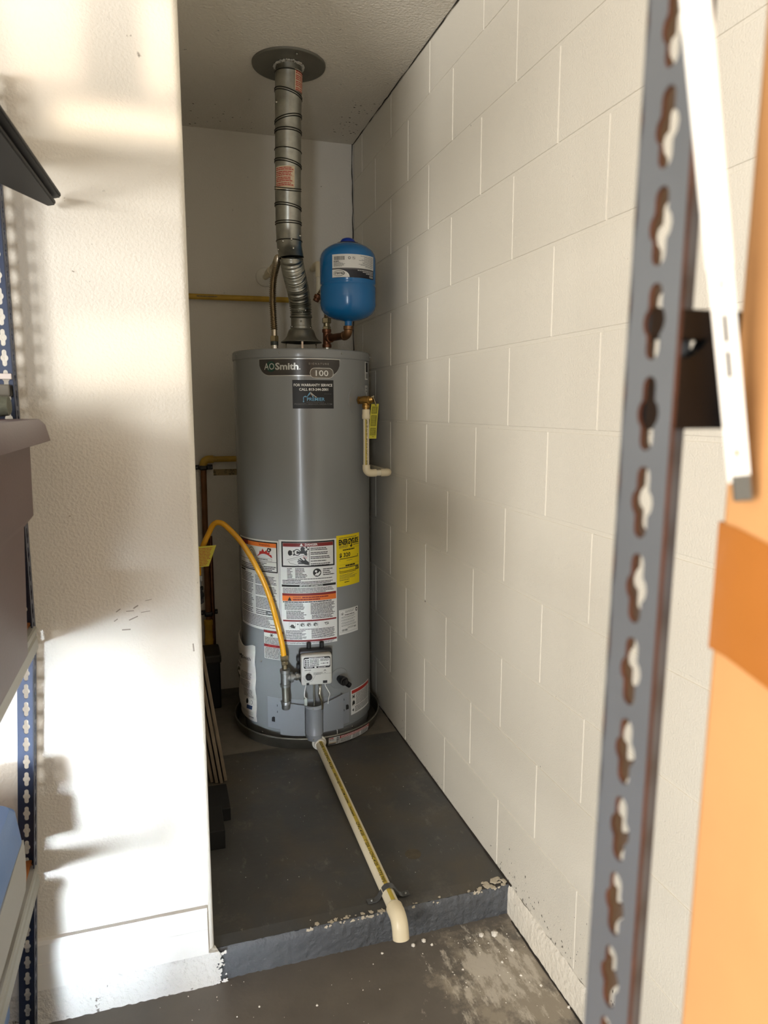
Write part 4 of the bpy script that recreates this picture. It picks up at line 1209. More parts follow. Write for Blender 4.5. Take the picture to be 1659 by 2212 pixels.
# tee set between the cold nipple and the tank
CXn = .6246
tee = thing('cold_water_tee', (CXn, YA, 1.56), 'aged copper-coloured tee and elbow between the heater and the blue tank', 'pipe fitting')
bm = bm_new(); add_lathe(bm, [(.0135, 1.561), (.0135, 1.588)], (CXn, YA, 0), seg=20)
obj('nipple', bm, chrome, tee, smooth=True, angle=50)
zt = 1.619
bm = bm_new()
add_lathe(bm, [(.0150, 1.584), (.0178, 1.585), (.0178, 1.596), (.0150, 1.598), (.0150, 1.640), (.0178, 1.642), (.0178, 1.653), (.0150, 1.654)], (CXn, YA, 0), seg=28)
bd = Vector((TX-CXn, TY-YA, 0)).normalized()
add_lathe(bm, [(.0142, 0), (.0142, .018), (.0175, .020), (.0175, .030), (.0140, .031)], (CXn, YA, zt), bd, 28)
obj('tee', bm, copper, tee, smooth=True, angle=40)
bm = bm_new(); p1 = Vector((TX, TY, zt)); p0 = Vector((CXn, YA, zt))
add_tube(bm, [p0+bd*.025, p1-bd*.028], .0132, 24)
obj('branch_nipple', bm, copper, tee, smooth=True, angle=50)
bm = bm_new()
ee = p1-bd*.019
add_lathe(bm, [(.0142, -.012), (.0170, -.011), (.0170, -.002), (.0150, 0)], p1-bd*.020, bd, 28)
add_tube(bm, [p1-bd*.022]+[p1-bd*.020+Vector((0, 0, .020))+bd*(.020*math.sin(t))-Vector((0, 0, .020*math.cos(t))) for t in [PI/2*i/8 for i in range(9)]]+[p1+Vector((0, 0, .024))], .0155, 28)
add_lathe(bm, [(.0150, .018), (.0178, .020), (.0178, .032), (.0140, .0335)], p1, cz, 28)
obj('elbow', bm, mat('brown_brass', srgb(132, 98, 68), .38, .8, var=.15, vscale=40), tee, smooth=True, angle=40)
bm = bm_new()
hexnut(bm, (CXn, YA, 1.653), cz, .0165, .011); add_lathe(bm, [(.0125, 1.662), (.0125, 1.678)], (CXn, YA, 0), seg=20); hexnut(bm, (CXn, YA, 1.676), cz, .0185, .020)
obj('union_nut', bm, nutm, tee, smooth=True, angle=30)
# corrugated cold connector behind the tank
cw = thing('cold_water_connector', (CXn, YA, 1.69), 'corrugated metal water connector half hidden behind the blue tank', 'water connector')
pp = resample(smooth_path([(CXn, YA, 1.694), (CXn+.004, YA+.004, 1.76), (.662, 2.80, 1.83), (.668, 2.88, 1.855), (.648, 2.92, 1.83), (.632, 2.93, 1.805)], 24), .0017)
bm = bm_new(); add_tube(bm, pp, [.0100+.0019*math.sin(2*PI*i/4) for i in range(len(pp))], 18)
obj('hose', bm, stain, cw, smooth=True, angle=80)
bm = bm_new(); add_lathe(bm, [(.010, 0), (.0145, .002), (.0145, .014), (.0125, .016), (.0125, .026), (.010, .028)], (.632, 2.93, 1.808), (-.45, .1, -1), 20)
obj('end_fitting', bm, copper, cw, smooth=True, angle=40)
cs = thing('cold_water_stub', (.662, YB, 1.945), 'cream plastic supply pipe with an elbow on the wall behind the vent', 'pipe')
bm = bm_new(); add_tube(bm, [(.655, YB-.001, 1.950), (.658, 3.07, 1.950)], .0125, 20); add_tube(bm, [(.6605, 3.035, 1.93), (.655, 3.03, 1.80)], .0125, 20)
obj('pipe', bm, cpvc, cs, smooth=True, angle=50)
bm = bm_new(); add_tube(bm, [(.657, 3.085, 1.950), (.6585, 3.055, 1.950), (.660, 3.040, 1.945), (.6605, 3.034, 1.932), (.660, 3.034, 1.898)], .0165, 24)
obj('elbow', bm, cpvc_e, cs, smooth=True, angle=50)
bm = bm_new(); add_tube(bm, [(.655, 3.03, 1.806), (.648, 2.985, 1.795), (.632, 2.94, 1.795)], .0120, 16)
obj('lower_elbow', bm, cpvc_e, cs, smooth=True, angle=50)
# hot side connector
HXn = .4215
hw = thing('hot_water_connector', (HXn, YA, 1.56), 'corrugated stainless hot water connector left of the vent pipe', 'water connector')
bm = bm_new(); add_lathe(bm, [(.0140, 1.561), (.0140, 1.590)], (HXn, YA, 0), seg=20)
obj('nipple', bm, chrome, hw, smooth=True, angle=50)
bm = bm_new(); add_lathe(bm, [(.0148, 1.588), (.0148, 1.602)], (HXn, YA, 0), seg=20)
obj('dielectric_sleeve', bm, mat('sleeve_green', srgb(60, 66, 60), .4), hw, smooth=True, angle=50)
bm = bm_new(); hexnut(bm, (HXn, YA, 1.601), cz, .0165, .022)
obj('union_nut', bm, mat('nut_tan', srgb(176, 160, 124), .35, .9), hw, smooth=True, angle=30)
bm = bm_new(); add_lathe(bm, [(.0108, 1.622), (.0108, 1.650)], (HXn, YA, 0), seg=20)
obj('plain_end', bm, stain, hw, smooth=True, angle=50)
pp = resample(smooth_path([(HXn, YA, 1.646), (HXn-.002, YA, 1.70), (HXn-.003, YA+.002, 1.76), (HXn+.002, YA+.004, 1.83), (HXn+.016, YA+.016, 1.885), (HXn+.027, YA+.048, 1.915), (HXn+.030, YA+.085, 1.915), (.4510, 2.885, 1.905), (.4500, 2.93, 1.903)], 24), .00172)
bm = bm_new(); add_tube(bm, pp, [.0118+.0026*math.sin(2*PI*i/4) for i in range(len(pp))], 20)
obj('hose', bm, stain, hw, smooth=True, angle=80)
hs = thing('hot_water_stub', (.449, YB, 1.905), 'cream plastic stub pipe with a round white wall plate', 'pipe')
bm = bm_new(); add_tube(bm, [(.449, YB-.002, 1.905), (.4495, 3.02, 1.904)], .0125, 20)
obj('pipe', bm, cpvc, hs, smooth=True, angle=50)
bm = bm_new(); add_tube(bm, [(.4493, 3.06, 1.904), (.4498, 2.975, 1.904)], .0160, 20); add_tube(bm, [(.4498, 2.98, 1.904), (.450, 2.925, 1.903)], .0140, 20)
obj('coupling', bm, cpvc_e, hs, smooth=True, angle=50)
bm = bm_new(); add_lathe(bm, [(.0405, 0), (.0405, .002), (.036, .006), (.018, .010), (.0126, .011)], (.449, YB, 1.905), (0, -1, 0), 32)
o = obj('wall_plate', bm, pvcw, hs, smooth=True, angle=50); o['label'] = 'round white wall plate'

# ------------------------------------------------------------------ gas piping on the back wall
gp = thing('gas_pipe', (.33, 3.12, 1.811), 'yellow gas pipe running level across the upper back wall', 'pipe')
bm = bm_new(); add_tube(bm, [(XJ+.001, 3.12, 1.808), (.565, 3.12, 1.811)]+[(.575, 3.122, 1.811), (.583, 3.13, 1.811), (.585, 3.149, 1.811)], .0115, 20)
g1 = obj('pipe', bm, ypipe, gp, smooth=True, angle=50)
D = Decal(planemap((.14, 3.1082, 1.808), (1, 0, 0), (0, 0, 1)), .01, .0002)
D.words(.02, .13, -.001, .004, 1, ink_l, 1, .6, .3)
D.done('pipe_print', g1)
gq = thing('gas_pipe', (.16, 3.12, ZS), 'brownish yellow gas pipe with an elbow dropping down the dark corner', 'pipe')
bm = bm_new(); add_tube(bm, [(.50, 3.12, 1.135), (.19, 3.12, 1.135)], .0125, 20)
obj('level_pipe', bm, ypipe, gq, smooth=True, angle=50)
bm = bm_new(); add_tube(bm, [(.205, 3.12, 1.135), (.185, 3.12, 1.135)]+[Vector((.185, 3.12, 1.112))+Vector((-.023*math.sin(t), 0, .023*math.cos(t))) for t in [PI/2*i/8 for i in range(1, 9)]]+[(.162, 3.12, 1.092)], .0165, 20)
obj('elbow', bm, ypipe, gq, smooth=True, angle=50)
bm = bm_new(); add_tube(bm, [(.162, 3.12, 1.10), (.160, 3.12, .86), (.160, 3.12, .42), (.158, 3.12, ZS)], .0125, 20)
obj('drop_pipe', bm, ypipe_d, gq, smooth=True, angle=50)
bm = bm_new(); add_tube(bm, [(.180, 3.125, .80), (.180, 3.125, ZS)], .0090, 16)
obj('copper_line', bm, copper, gq, smooth=True, angle=50)
bm = bm_new(); add_lathe(bm, [(.0125, .30), (.019, .305), (.019, .34), (.017, .345), (.017, .40), (.019, .405), (.019, .425), (.0125, .43)], (.159, 3.12, 0), seg=20)
obj('union', bm, ypipe, gq, smooth=True, angle=40)
for (z, nm) in ((1.100, 'upper'), (.455, 'lower')):
    c_ = thing('pipe_clamp', (.166, YB, z), 'black two-screw clamp on the dropping gas pipe, %s of the two' % nm, 'clamp', 'black clamps on the gas drop pipe')
    bm = bm_new(); add_box(bm, (.130, 3.138, z-.010), (.202, 3.149, z+.010), .002); add_box(bm, (.143, 3.100, z-.010), (.179, 3.140, z+.010), .006)
    obj('bar', bm, black, c_)
    balls('screw', [(x, 3.138, z) for x in (.136, .196)], .004, iron, c_)

# yellow flexible gas connector
gh = thing('gas_hose', (.26, 2.55, .9), 'bright yellow coated flexible gas hose arching down to the heater', 'gas hose')
hp = smooth_path([(.1035, 2.62, .745), (.108, 2.63, .79), (.122, 2.63, .845), (.146, 2.62, .900), (.162, 2.61, .932), (.181, 2.60, .942), (.209, 2.585, .927), (.262, 2.56, .863), (.314, 2.53, .764), (.346, 2.50, .674), (.368, 2.475, .577), (.379, 2.455, .515), (.3845, 2.449, .468)], 30)
hp = resample(hp, .0011)
bm = bm_new(); add_tube(bm, hp, [.0098+.00045*math.sin(2*PI*i/3.0) for i in range(len(hp))], 16)
obj('hose', bm, yhose, gh, smooth=True, angle=80)
bm = bm_new(); hexnut(bm, (.385, 2.449, .470), (.06, -.02, -1), .0155, .020); hexnut(bm, (.3862, 2.4485, .447), (.04, 0, -1), .0125, .012); add_tube(bm, [(.3855, 2.449, .455), (.3868, 2.449, .420)], .0100, 16)
obj('lower_nut', bm, nutm, gh, smooth=True, angle=30)
bm = bm_new(); hexnut(bm, (.1035, 2.62, .746), (0, 0, -1), .0155, .022); add_tube(bm, [(.1035, 2.62, .73), (.1035, 2.62, .700)], .0105, 16)
obj('upper_nut', bm, iron, gh, smooth=True, angle=30)
bm = bm_new()
D = Decal(planemap((.115, 2.600, .80), (1, .15, .0), (.38, 0, 1)), .05, .0004)
D.rect(-.030, -.02, .034, .062, tagy, 0); D.rect(.034, -.02, -.030, .062, tagy, -1)
D.words(-.026, .030, -.016, .056, 12, inkr, 1, .4, .2)
o = D.done('hose_tag', gh); o['label'] = 'yellow paper tag wrapped at the hose end'
gv = thing('gas_shutoff_valve', (.1035, 2.62, .63), 'dark gas shutoff valve at the hose end by the left alcove wall', 'valve')
bm = bm_new(); add_lathe(bm, [(.012, .640), (.0165, .644), (.0165, .660), (.013, .664), (.013, .690), (.0165, .692), (.0165, .703), (.0110, .706)], (.1035, 2.62, 0), seg=20); add_tube(bm, [(XJ+.0005, 2.62, .655), (.1035, 2.62, .655)], .0125, 16); add_ball(bm, (.1035, 2.62, .672), .019)
obj('body', bm, rack_dark, gv, smooth=True, angle=40)
bm = bm_new(); add_box(bm, (.1005, 2.592, .655), (.1065, 2.603, .700), .002)
obj('handle', bm, black, gv)
# gas tee and drip leg
gt = thing('gas_tee', (.390, 2.449, .265), 'galvanized iron gas tee with a capped drip leg at the heater front', 'pipe fitting')
GX, GY = .3872, 2.449
bm = bm_new()
add_lathe(bm, [(.0120, .352), (.0185, .353), (.0190, .362), (.0158, .364), (.0158, .404), (.0185, .406), (.0185, .417), (.0120, .418)], (GX, GY, 0), seg=28)
gb = Vector((cc+cn*.032+cz*-.022)-Vector((GX, GY, .384))); gb.z = 0; gbl = gb.length; gb.normalize()
add_lathe(bm, [(.0150, 0), (.0152, .016), (.0190, .018), (.0190, .028), (.0130, .029)], (GX, GY, .384), gb, 28)
obj('tee', bm, iron, gt, smooth=True, angle=40)
bm = bm_new(); add_tube(bm, [Vector((GX, GY, .384))+gb*.024, Vector((GX, GY, .384))+gb*(gbl-.058)], .0100, 20)
hexnut(bm, Vector((GX, GY, .384))+gb*(gbl-.078), gb, .0145, .012)
obj('side_nipple', bm, iron, gt, smooth=True, angle=40)
bm = bm_new(); add_tube(bm, [(GX, GY, .356), (GX+.001, GY, .288)], .0128, 24)
obj('drip_leg', bm, galv_d, gt, smooth=True, angle=50)
bm = bm_new(); add_lathe(bm, [(.0170, .296), (.0178, .292), (.0178, .286), (.0160, .284), (.0160, .270), (.0140, .266), (.001, .265)], (GX+.001, GY, 0), seg=16)
obj('cap', bm, iron, gt, smooth=True, angle=30)

# manual in its paper sleeve, stuck to the left of the heater
mb = thing('instruction_manual', (XA-.22, YA-.16, .153), 'folded white paper manual pouch stuck to the left side of the heater', 'manual')
def bagmap(u, v, o):
    # u runs from the far left edge to the right edge, bulging off the jacket
    th = R(-101)+(u/.268)
    bulge = .016*math.sin(PI*min(1, max(0, (u)/.195)))**.6*(.55+.45*math.sin(PI*min(1, max(0, (v-.13)/.36))))+.0035*math.sin(v*58+u*20)
    r_ = R0+.003+bulge+o
    return Vector((XA+r_*math.sin(th), YA-r_*math.cos(th), v+.02*(u-.19)*(-1.0)*0))
D = Decal(bagmap, .006, .0004)
def bt(u): return .452+(.018 if u < .05 else .018-.018*min(1, (u-.05)/.03))-.006*math.sin(u*60)
NV = 14; uu = [.195*i/26 for i in range(27)]
ub_ = lambda v: .193+.004*math.sin(v*40)
for i in range(26):
    for j in range(NV):
        f0 = lambda u, jj: .153+(bt(u)-.153)*jj/NV
        D.face([(uu[i], f0(uu[i], j)), (uu[i+1], f0(uu[i+1], j)), (uu[i+1], f0(uu[i+1], j+1)), (uu[i], f0(uu[i], j+1))], paperbag, 0)
o = D.done('sleeve', mb)
md = o.modifiers.new('thickness', 'SOLIDIFY'); md.thickness = .004; md.offset = -1
D = Decal(bagmap, .005, .0007)
D.disc(.118, .403, .0105, ink, 1, 18); D.text('AO', .118, .399, .008, paperbag, 2, .013)
D.text('Smith', .130, .398, .0135, ink, 1, .050, 'l', .8)
D.rect(.03, .398, .106, .406, ink, 1); D.words(.03, .062, .432, .438, 1, ink, 1)
D.text('Residential Gas', .104, .384, .0075, ink, 1, .066, 'r', .8); D.text('Water Heater', .104, .371, .0075, ink, 1, .056, 'r', .8)
D.words(.05, .104, .352, .362, 2, ink_l, 1); D.fan([(.06, .29), (.09, .288), (.104, .31), (.10, .345), (.08, .35), (.066, .33)], mat('photo_dark', srgb(88, 84, 70), .6), 1)
D.words(.112, .178, .318, .345, 6, ink_l, 1, .4, .1); D.words(.112, .178, .285, .315, 6, ink_l, 1, .4, .1); D.words(.124, .185, .246, .282, 7, ink_l, 1, .4, .1)
D.disc(.148, .228, .007, ink, 1, sv=1.5); D.disc(.172, .228, .006, ink_l, 1, sv=1.4); D.disc(.172, .228, .005, paperbag, 2, sv=1.4)
D.rect(.148, .200, .178, .215, inkblue, 1); D.rect(.06, .188, .185, .1888, ink_l, 1); D.rect(.06, .182, .185, .1828, ink_l, 1); D.words(.155, .188, .166, .172, 1, ink, 1, .6, 0)
o = D.done('sleeve_print', mb); o['kind'] = 'stuff'

# ------------------------------------------------------------------ things on the slab at the left
grp = 'grey boards leaning on the left alcove wall'
lean = R(7.6)
for k, nm in enumerate(('outermost, nearest the heater', 'second from the heater', 'third from the heater', 'innermost, nearest the wall')):
    bm = bm_new(); hgt = (.60, .50, .40, .295)[k]
    y0 = 2.325+(.0, -.012, -.006, .004)[k]
    add_box(bm, (-.011, 0, 0), (0, .25, hgt), .002, 1)
    x0 = .162-.0152*k
    Mx = Matrix.Translation(Vector((x0, y0, ZS+.0016))) @ Matrix.Rotation(-lean, 4, 'Y')
    bmesh.ops.transform(bm, matrix=Mx, verts=bm.verts)
    o = obj('board', bm, board_m, None, origin=(x0, y0, ZS))
    tag(o, 'thin grey board leaning on the left alcove wall, %s' % nm, 'board', grp)
bm = bm_new(); add_box(bm, (XJ+.002, 2.085, ZS), (.152, 2.235, ZS+.042), .002)
bk = obj('black_block', bm, black2, None, origin=(.11, 2.16, ZS)); tag(bk, 'flat black block on the slab, the one nearer the leaning boards', 'block', 'black blocks on the slab')
bm = bm_new(); add_box(bm, (XJ+.002, 1.945, ZS), (.124, 2.080, ZS+.058), .002)
bk = obj('black_block', bm, black2, None, origin=(.095, 2.01, ZS)); tag(bk, 'taller black block on the slab, the one nearest the step', 'block', 'black blocks on the slab')
bx = thing('storage_box', (.14, 3.0, ZS), 'dark grey lidded box in the dark corner left of the heater', 'box')
bm = bm_new(); add_box(bm, (.078, 2.94, ZS), (.192, 3.085, ZS+.21), .006); obj('body', bm, rack_dark, bx)
bm = bm_new(); add_box(bm, (.074, 2.935, ZS+.20), (.197, 3.09, ZS+.238), .008); obj('lid', bm, mat('lid_dark', srgb(52, 48, 42), .6), bx)

# crumbs of paint on the floor
crumbs = [(.733, 1.504, .008), (.765, 1.495, .0105), (.786, 1.436, .006), (.583, 1.530, .007), (.553, 1.524, .006), (.745, 1.410, .004), (.769, 1.359, .004), (.800, 1.318, .004), (.830, 1.244, .0045), (.643, 1.417, .0035), (.282, 1.420, .0035), (.155, 1.456, .003), (.600, 1.515, .0045), (.47, 1.525, .004)]
wh_l = ['white paint crumb on the brown floor, smaller of the pair below the step', 'white paint crumb on the brown floor, larger of the pair below the step', 'white crumb beside the stained floor patch near the block wall', 'crumbled white bit on the floor, right of the drain elbow', 'crumbled white bit on the floor just under the drain elbow']
for k, (x, y, r_) in enumerate(crumbs[:5]):
    bm = bm_new(); b = bmesh.new(); bmesh.ops.create_icosphere(b, subdivisions=1, radius=r_)
    for v in b.verts: v.co = Vector((x+v.co.x*random.uniform(.7, 1.1), y+v.co.y*random.uniform(.7, 1.1), max(.0002, r_*.55+v.co.z*random.uniform(.6, .9))))
    join(bm, b)
    o = obj('paint_crumb', bm, mat('crumb_white', srgb(238, 232, 220), .8), None, origin=(x, y, 0))
    tag(o, wh_l[k], 'crumb', 'white paint crumbs on the floor')
bm = bm_new()
def grit(x, y, z, r_):
    b = bmesh.new(); bmesh.ops.create_cone(b, cap_ends=True, segments=5, radius1=r_, radius2=r_*.5, depth=r_*.7)
    bmesh.ops.rotate(b, cent=(0, 0, 0), matrix=Matrix.Rotation(random.random()*6, 3, 'Z'), verts=b.verts)
    for v in b.verts: v.co = Vector((x+v.co.x*random.uniform(.6, 1.2), y+v.co.y*random.uniform(.6, 1.2), z+.35*r_+v.co.z))
    join(bm, b)
for (x, y, r_) in crumbs[5:]: grit(x, y, 0, r_)
for k in range(150):
    x, y = random.uniform(-.1, .84), random.uniform(1.15, 1.54)
    if random.random() < .5: x, y = .8-abs(random.gauss(0, .12)), 1.42+random.gauss(0, .09)
    if y < 1.54 and x < .83: grit(x, y, 0, random.choice((.0006, .0009, .0012, .002)))
o = obj('floor_grit', bm, mat('crumb_white', srgb(238, 232, 220), .8), floor); o['kind'] = 'stuff'
bm = bm_new()
for k in range(60): grit(random.uniform(.1, .83), random.uniform(1.58, 2.42), ZS, random.choice((.0006, .0008, .0013)))
o = obj('slab_grit', bm, mat('crumb_white', srgb(238, 232, 220), .8), floor); o['kind'] = 'stuff'

# ------------------------------------------------------------------ slotted rack posts
def slot_outline():
    """one keyhole slot: upright bar with a round bulge in the middle, clockwise from the top"""
    hw_, hh, br = .0041, .0157, .0070
    P = []
    yb = math.sqrt(br*br-hw_*hw_); a1 = math.asin(yb/br)
    for k in range(1, 4): P.append((hw_*math.sin(PI/2*k/3), hh-hw_+hw_*math.cos(PI/2*k/3)))
    for k in range(5): t = a1-2*a1*k/4; P.append((br*math.cos(t), br*math.sin(t)))
    for k in range(3): P.append((hw_*math.cos(PI/2*k/3), -(hh-hw_)-hw_*math.sin(PI/2*k/3)))
    R_ = [(0, hh)]+P+[(0, -hh)]
    return R_+[(-x, y) for x, y in P[::-1]]
def flange(bm, L_, wdt, pitch, cx_, thick, M, edge_mi=1):
    """slotted strip: local x across (0..wdt), y along (0..L_), z thickness"""
    sl = slot_outline(); n = len(sl)
    cnt = int(L_/pitch)
    outs = []
    for k in range(cnt):
        y0, y1 = k*pitch, (k+1)*pitch; yc = (y0+y1)/2
        P = []
        for i in range(n):
            q_ = math.hypot(*sl[i]); dx, dy = sl[i][0]/q_, sl[i][1]/q_
            tx = ((wdt-cx_) if dx > 0 else cx_)/abs(dx) if abs(dx) > 1e-6 else 1e9
            ty = (pitch/2)/abs(dy) if abs(dy) > 1e-6 else 1e9
            t = min(tx, ty); P.append((cx_+dx*t, yc+dy*t))
        for cx2, cy2 in ((0, y0), (wdt, y0), (wdt, y1), (0, y1)):       # snap the nearest ray to each corner
            j = min(range(n), key=lambda q: (P[q][0]-cx2)**2+(P[q][1]-cy2)**2); P[j] = (cx2, cy2)
        Q = [(cx_+s[0], yc+s[1]) for s in sl]
        V = [[[bm.verts.new(M @ Vector((p[0], p[1], z))) for p in W_] for W_ in (P, Q)] for z in (0, thick)]
        for i in range(n):
            j = (i+1) % n
            bm.faces.new((V[0][0][j], V[0][0][i], V[0][1][i], V[0][1][j]))
            bm.faces.new((V[1][0][i], V[1][0][j], V[1][1][j], V[1][1][i]))
            f_ = bm.faces.new((V[0][1][j], V[0][1][i], V[1][1][i], V[1][1][j])); f_.material_index = edge_mi
    y1 = cnt*pitch
    for (x) in (0, wdt):
        q = [bm.verts.new(M @ Vector(p)) for p in ((x, 0, 0), (x, y1, 0), (x, y1, thick), (x, 0, thick))]
        f_ = bm.faces.new(q if x else q[::-1]); f_.material_index = edge_mi
def angle_post(name, mats, parent, corner, sx, sy, L_, wdt=.036, pitch=.0381, thick=.0020, tilt=0, z0=0):
    """L post: one flange along sx (X), one along sy (Y), from corner, upward"""
    bm = bm_new()
    T = Matrix.Translation(Vector(corner)) @ Matrix.Rotation(tilt, 4, 'Y')
    Mx = T @ Matrix((Vector((sx, 0, 0)), Vector((0, 0, 1)), Vector((0, sy, 0)))).transposed().to_4x4()
    flange(bm, L_, wdt, pitch, wdt*.54, thick, Mx)
    My = T @ Matrix((Vector((0, sy, 0)), Vector((0, 0, 1)), Vector((sx, 0, 0)))).transposed().to_4x4()
    flange(bm, L_, wdt, pitch, wdt*.54, thick, My)
    return obj(name, bm, mats, parent)
def beam(name, parent, p0, p1, out, h=.052, m_=beam_m):
    """ribbed rail from p0 to p1 (top edge), `out` = outward normal"""
    p0, p1, out = Vector(p0), Vector(p1), Vector(out)
    prof = [(-.010, 0), (.0, 0), (.0035, -.002), (.0040, -.011), (.001, -.014), (.0005, -.018), (.0035, -.023), (.0040, -h+.006), (.001, -h), (-.010, -h), (-.010, -h+.002), (-.002, -h+.002), (-.002, -.002), (-.010, -.002)]
    bm = bm_new()
    rings(bm, [[p+out*a+Vector((0, 0, b)) for a, b in prof] for p in (p0, p1)])
    bmesh.ops.recalc_face_normals(bm, faces=bm.faces)
    return obj(name, bm, m_, parent)

# left rack
XL = -.262
lr = thing('shelf_rack', (-.49, .95, 0), 'dark slotted steel shelf rack at the left edge by the white wall', 'shelf rack')
tl = math.atan2(.053, .845)
angle_post('lower_post', [post_blue, post_edge], lr, (XL-.056, 1.535, 0), -1, -1, .895, tilt=tl)
angle_post('upper_post', [post_blue, post_edge], lr, (XL, 1.535, .896), -1, -1, 1.10)
angle_post('near_post', [post_blue, post_edge], lr, (XL, .23, 0), -1, 1, 1.99)
angle_post('rear_post', [post_blue, post_edge], lr, (XL-.48, 1.535, 0), 1, -1, 1.99)
angle_post('rear_near_post', [post_blue, post_edge], lr, (XL-.48, .23, 0), 1, 1, 1.99)
for (z, x, nm) in ((.923, XL, 'middle'), (.409, XL-.031, 'lower'), (1.86, XL, 'upper')):
    beam('front_beam', lr, (x+.002, .235, z), (x+.002, 1.512 if z < 1.5 else 1.53, z), (1, 0, 0))
    beam('end_beam', lr, (x-.002, 1.530, z), (x-.475, 1.530, z), (0, 1, 0), m_=rack_dark)
    bm = bm_new(); add_box(bm, (x-.47, .245, z-.012), (x-.008, 1.527, z+.004), .001)
    bd_ = obj('shelf_board', bm, wood, lr)
def tote(nm, loc, sx, sy, h, m_, lm, label, cat='storage tote', lid_over=.022, taper=.03, lid_h=.040, group=None):
    """loc = centre of the base"""
    t = thing('storage_tote', loc, label, cat, group)
    x, y, z = loc
    def rr(hx, hy, zz, rad=.035, n=5):
        return [Vector((x+p[0], y+p[1], zz)) for p in rrect(-hx, -hy, hx, hy, rad, n)]
    bm = bm_new()
    s1 = h*.58
    rings(bm, [rr(sx/2-taper, sy/2-taper, z), rr(sx/2-taper*.55-.006, sy/2-taper*.55-.006, z+s1-.012), rr(sx/2-taper*.35+.002, sy/2-taper*.35+.002, z+s1+.006), rr(sx/2-taper*.2, sy/2-taper*.2, z+h-lid_h*.3)])
    obj('body', bm, m_, t, smooth=True, angle=40)
    bm = bm_new()
    rings(bm, [rr(sx/2+lid_over-.006, sy/2+lid_over-.006, z+h-lid_h, .03), rr(sx/2+lid_over, sy/2+lid_over, z+h-lid_h+.002, .03), rr(sx/2+lid_over-.006, sy/2+lid_over-.006, z+h-.010, .03), rr(sx/2+lid_over-.014, sy/2+lid_over-.014, z+h, .03), rr(sx/2-.03, sy/2-.03, z+h, .03), rr(sx/2-.036, sy/2-.036, z+h-.006, .03)])
    obj('lid', bm, lm, t, smooth=True, angle=35)
    return t
tote('a', (-.409, 1.105, .927), .396, .56, .408, mauve, mauve, 'mauve storage tote with a flat lid on the rack middle shelf')
# blue totes
t1 = tote('b', (-.52, 1.26, .413), .440, .26, .205, bluet, bluet, 'blue storage tote with grey latch handle on the low rack shelf', lid_over=.014, taper=.04, lid_h=.075)
bm = bm_new()
add_prism(bm, [(1.345, .538), (1.40, .535), (1.405, .50), (1.40, .462), (1.385, .440), (1.125, .440), (1.12, .53)], 0, -.312, -.2875)
o = obj('latch', bm, latchm, t1); o['label'] = 'grey latch handle'
tote('c', (-.535, 1.255, 0.001), .43, .27, .345, bluet, bluet, 'blue storage tote standing on the floor under the low rack shelf', lid_over=.010, taper=.02, lid_h=.04)
# small things behind the mauve tote
bm = bm_new(); add_box(bm, (-.42, 1.515, 1.408), (-.2685, 1.5285, 1.4185), .001)
o = obj('white_strip', bm, clip_m, lr); o['label'] = 'white strip across the post'
bm = bm_new(); add_box(bm, (-.42, 1.500, 1.376), (-.270, 1.5285, 1.398), .003)
o = obj('cross_brace', bm, mat('brace_grey', srgb(110, 106, 96), .6), lr)
cb = bm_new()
rs = []
for k in range(9):
    x = -.425+.175*k/8; s_ = 1-.25*(k/8)**3
    rs.append([Vector((x, 1.374+.030*math.cos(a)*s_, 1.3575+.0215*s_*(math.sin(a))*(1+.1*math.sin(3*a+k)))) for a in [2*PI*i/14 for i in range(14)]])
rings(cb, rs)
o = obj('cloth_bundle', cb, cloth, None, smooth=True, origin=(-.335, 1.374, 1.336)); tag(o, 'grey green rolled cloth on the mauve tote behind the lid edge', 'cloth')
# black folded panel jutting from the top left
bp = thing('folded_panel', (-.35, 1.35, 1.70), 'black two-layer folded panel whose pointed corner juts in at upper left', 'panel')
for k, (z, dx, dy) in enumerate(((1.747, .018, 0), (1.733, .008, .006))):
    bm = bm_new()
    P = [(-.185+dx, 1.600*0+1.545+dy*0), (-.181+dx, 1.530), (-.205+dx, 1.12), (-.235+dx, .72), (-.62, .72), (-.62, 1.20), (-.272+dx, 1.375+dy), (-.197+dx, 1.543)]
    add_prism(bm, P[1:], 2, z, z+.0095)
    bmesh.ops.bevel(bm, geom=[e for e in bm.edges], offset=.0025, segments=2, affect='EDGES')
    obj('upper_leaf' if k == 0 else 'lower_leaf', bm, black2, bp)

# right rack: front corner post and end beam, close to the camera
XP, YP = .1985, .2745
rr_ = thing('shelf_rack', (.5, -.2, 0), 'grey slotted steel shelf rack standing close at the right edge', 'shelf rack')
tr = R(.95)
dz0 = 1.36
angle_post('post', [post_grey, dark_brown], rr_, (XP-.0235, YP, 0), 1, -1, 2.0, wdt=.0325, tilt=tr)
angle_post('post', [post_grey, dark_brown], rr_, (.80, YP, 0), -1, -1, 2.0, wdt=.0325)
bm = bm_new()
add_box(bm, (XP+.002, YP-.011, 1.3845), (.80, YP-.003, 1.3975), .001)
add_prism(bm, [(XP+.002, 1.3455), (.80, 1.3455), (.80, 1.3848), (.2312, 1.3848), (.2290, 1.3810), (.2222, 1.3765), (XP+.002, 1.3755)], 1, YP-.012, YP-.004)
obj('end_beam', bm, rack_dark, rr_)  # black here stands in for the shadow behind the post
beam('low_end_beam', rr_, (XP+.002, YP-.003, .93), (.80, YP-.003, .93), (0, 1, 0), m_=rack_dark)
bm = bm_new(); add_box(bm, (XP-.006, -.95, .925), (.80, YP-.014, .940), .001)
obj('shelf_board', bm, wood, rr_)
beam('front_beam', rr_, (XP-.004, -.95, .925), (XP-.004, YP-.035, .925), (-1, 0, 0), m_=post_grey)
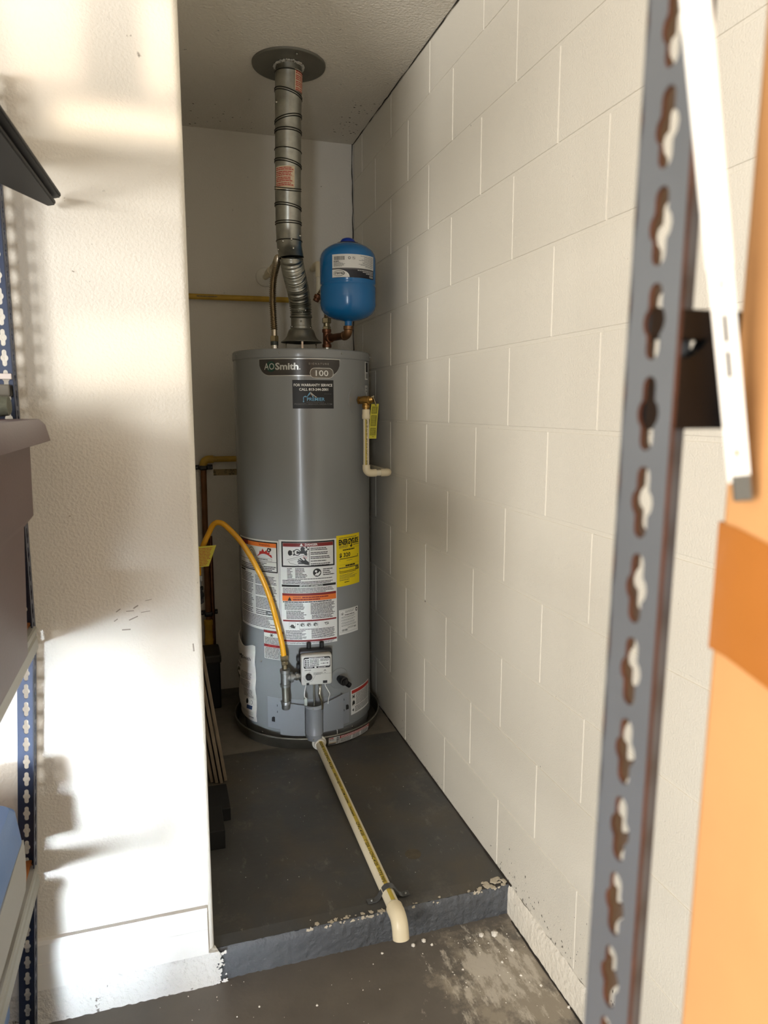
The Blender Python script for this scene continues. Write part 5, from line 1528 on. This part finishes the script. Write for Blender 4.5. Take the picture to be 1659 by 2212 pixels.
angle_post('post', [post_grey, dark_brown], rr_, (XP-.012, -.95, 0), 1, 1, 2.0, wdt=.0325)
angle_post('post', [post_grey, dark_brown], rr_, (.80, -.95, 0), -1, 1, 2.0, wdt=.0325)
# tall cardboard box inside the rack
cbx = thing('cardboard_box', (.47, .0, .941), 'tall plain cardboard box standing in the right rack', 'cardboard box')
Tb = Matrix.Translation(Vector((.2335, .2565, .941))) @ Matrix.Rotation(tr, 4, 'Y')
bm = bm_new(); add_box(bm, (0, -.46, 0), (.48, 0, .92), .003, 2, 0, Tb)
obj('carton', bm, card, cbx)
bm = bm_new()
def tape_pt(s, z): # s along the left face from the far corner
    return Tb @ Vector((-.0006, -s, z))
zt0, zt1 = 1.245-.941, 1.304-.941
rs = []
for i in range(9):
    z = zt0+(zt1-zt0)*i/8
    rs.append([Tb @ Vector((.12, .0007, z)), Tb @ Vector((.002, .0007, z)), Tb @ Vector((-.0010, .0004, z)), Tb @ Vector((-.0009, -.01, z-.001)), Tb @ Vector((-.0008, -.20, z-.045))])
rings(bm, rs, cap=False, close=False)
o = obj('packing_tape', bm, tapem, cbx, smooth=True, angle=50); o['label'] = 'glossy brown packing tape strip around the corner'
# white slotted strip leaning in front of the box
ws = thing('slotted_strip', (.2275, .2345, 1.320), 'thin white slotted metal strip leaning beside the cardboard box', 'metal strip')
pa, pb = Vector((.2265, .2340, 1.3245)), Vector((.1335, .2066, 1.655))
ax_ = (pb-pa).normalized(); wx = Vector((.77, -.63, 0)); wx = (wx-ax_*wx.dot(ax_)).normalized(); wn = ax_.cross(wx)
if wn.y > 0: wn = -wn
Ms = Matrix((wx, ax_, wn)).transposed().to_4x4(); Ms.translation = pa
bm = bm_new()
Ls = (pb-pa).length
hwid = .0042
holes = [(.0125, .0016), (.0490, .0055), (.0630, .0055), (.0800, .002)]
ys = 0.0
def slab_(y0, y1, x0=-hwid, x1=hwid): add_box(bm, (x0, y0, -.0022), (x1, y1, .0), 0, 1, 0, Ms)
for (c_, hl) in holes:
    slab_(ys, c_-hl); slab_(c_-hl, c_+hl, -hwid, -.0008); slab_(c_-hl, c_+hl, .0008, hwid); ys = c_+hl
slab_(ys, Ls)
add_box(bm, (-hwid*1.14, .0855, -.0030), (hwid*1.14, Ls, .0006), .0005, 1, 0, Ms)
for x in (-hwid, hwid-.0010): add_box(bm, (x, 0, -.0055), (x+.0010, Ls, -.0020), 0, 1, 0, Ms)
obj('strip', bm, rodm, ws)
bm = bm_new(); add_box(bm, (-.0030, -.0085, -.0030), (.0045, .003, .0004), .0005, 1, 0, Ms)
o = obj('tip', bm, rodtip, ws); o['label'] = 'bare metal end tip'
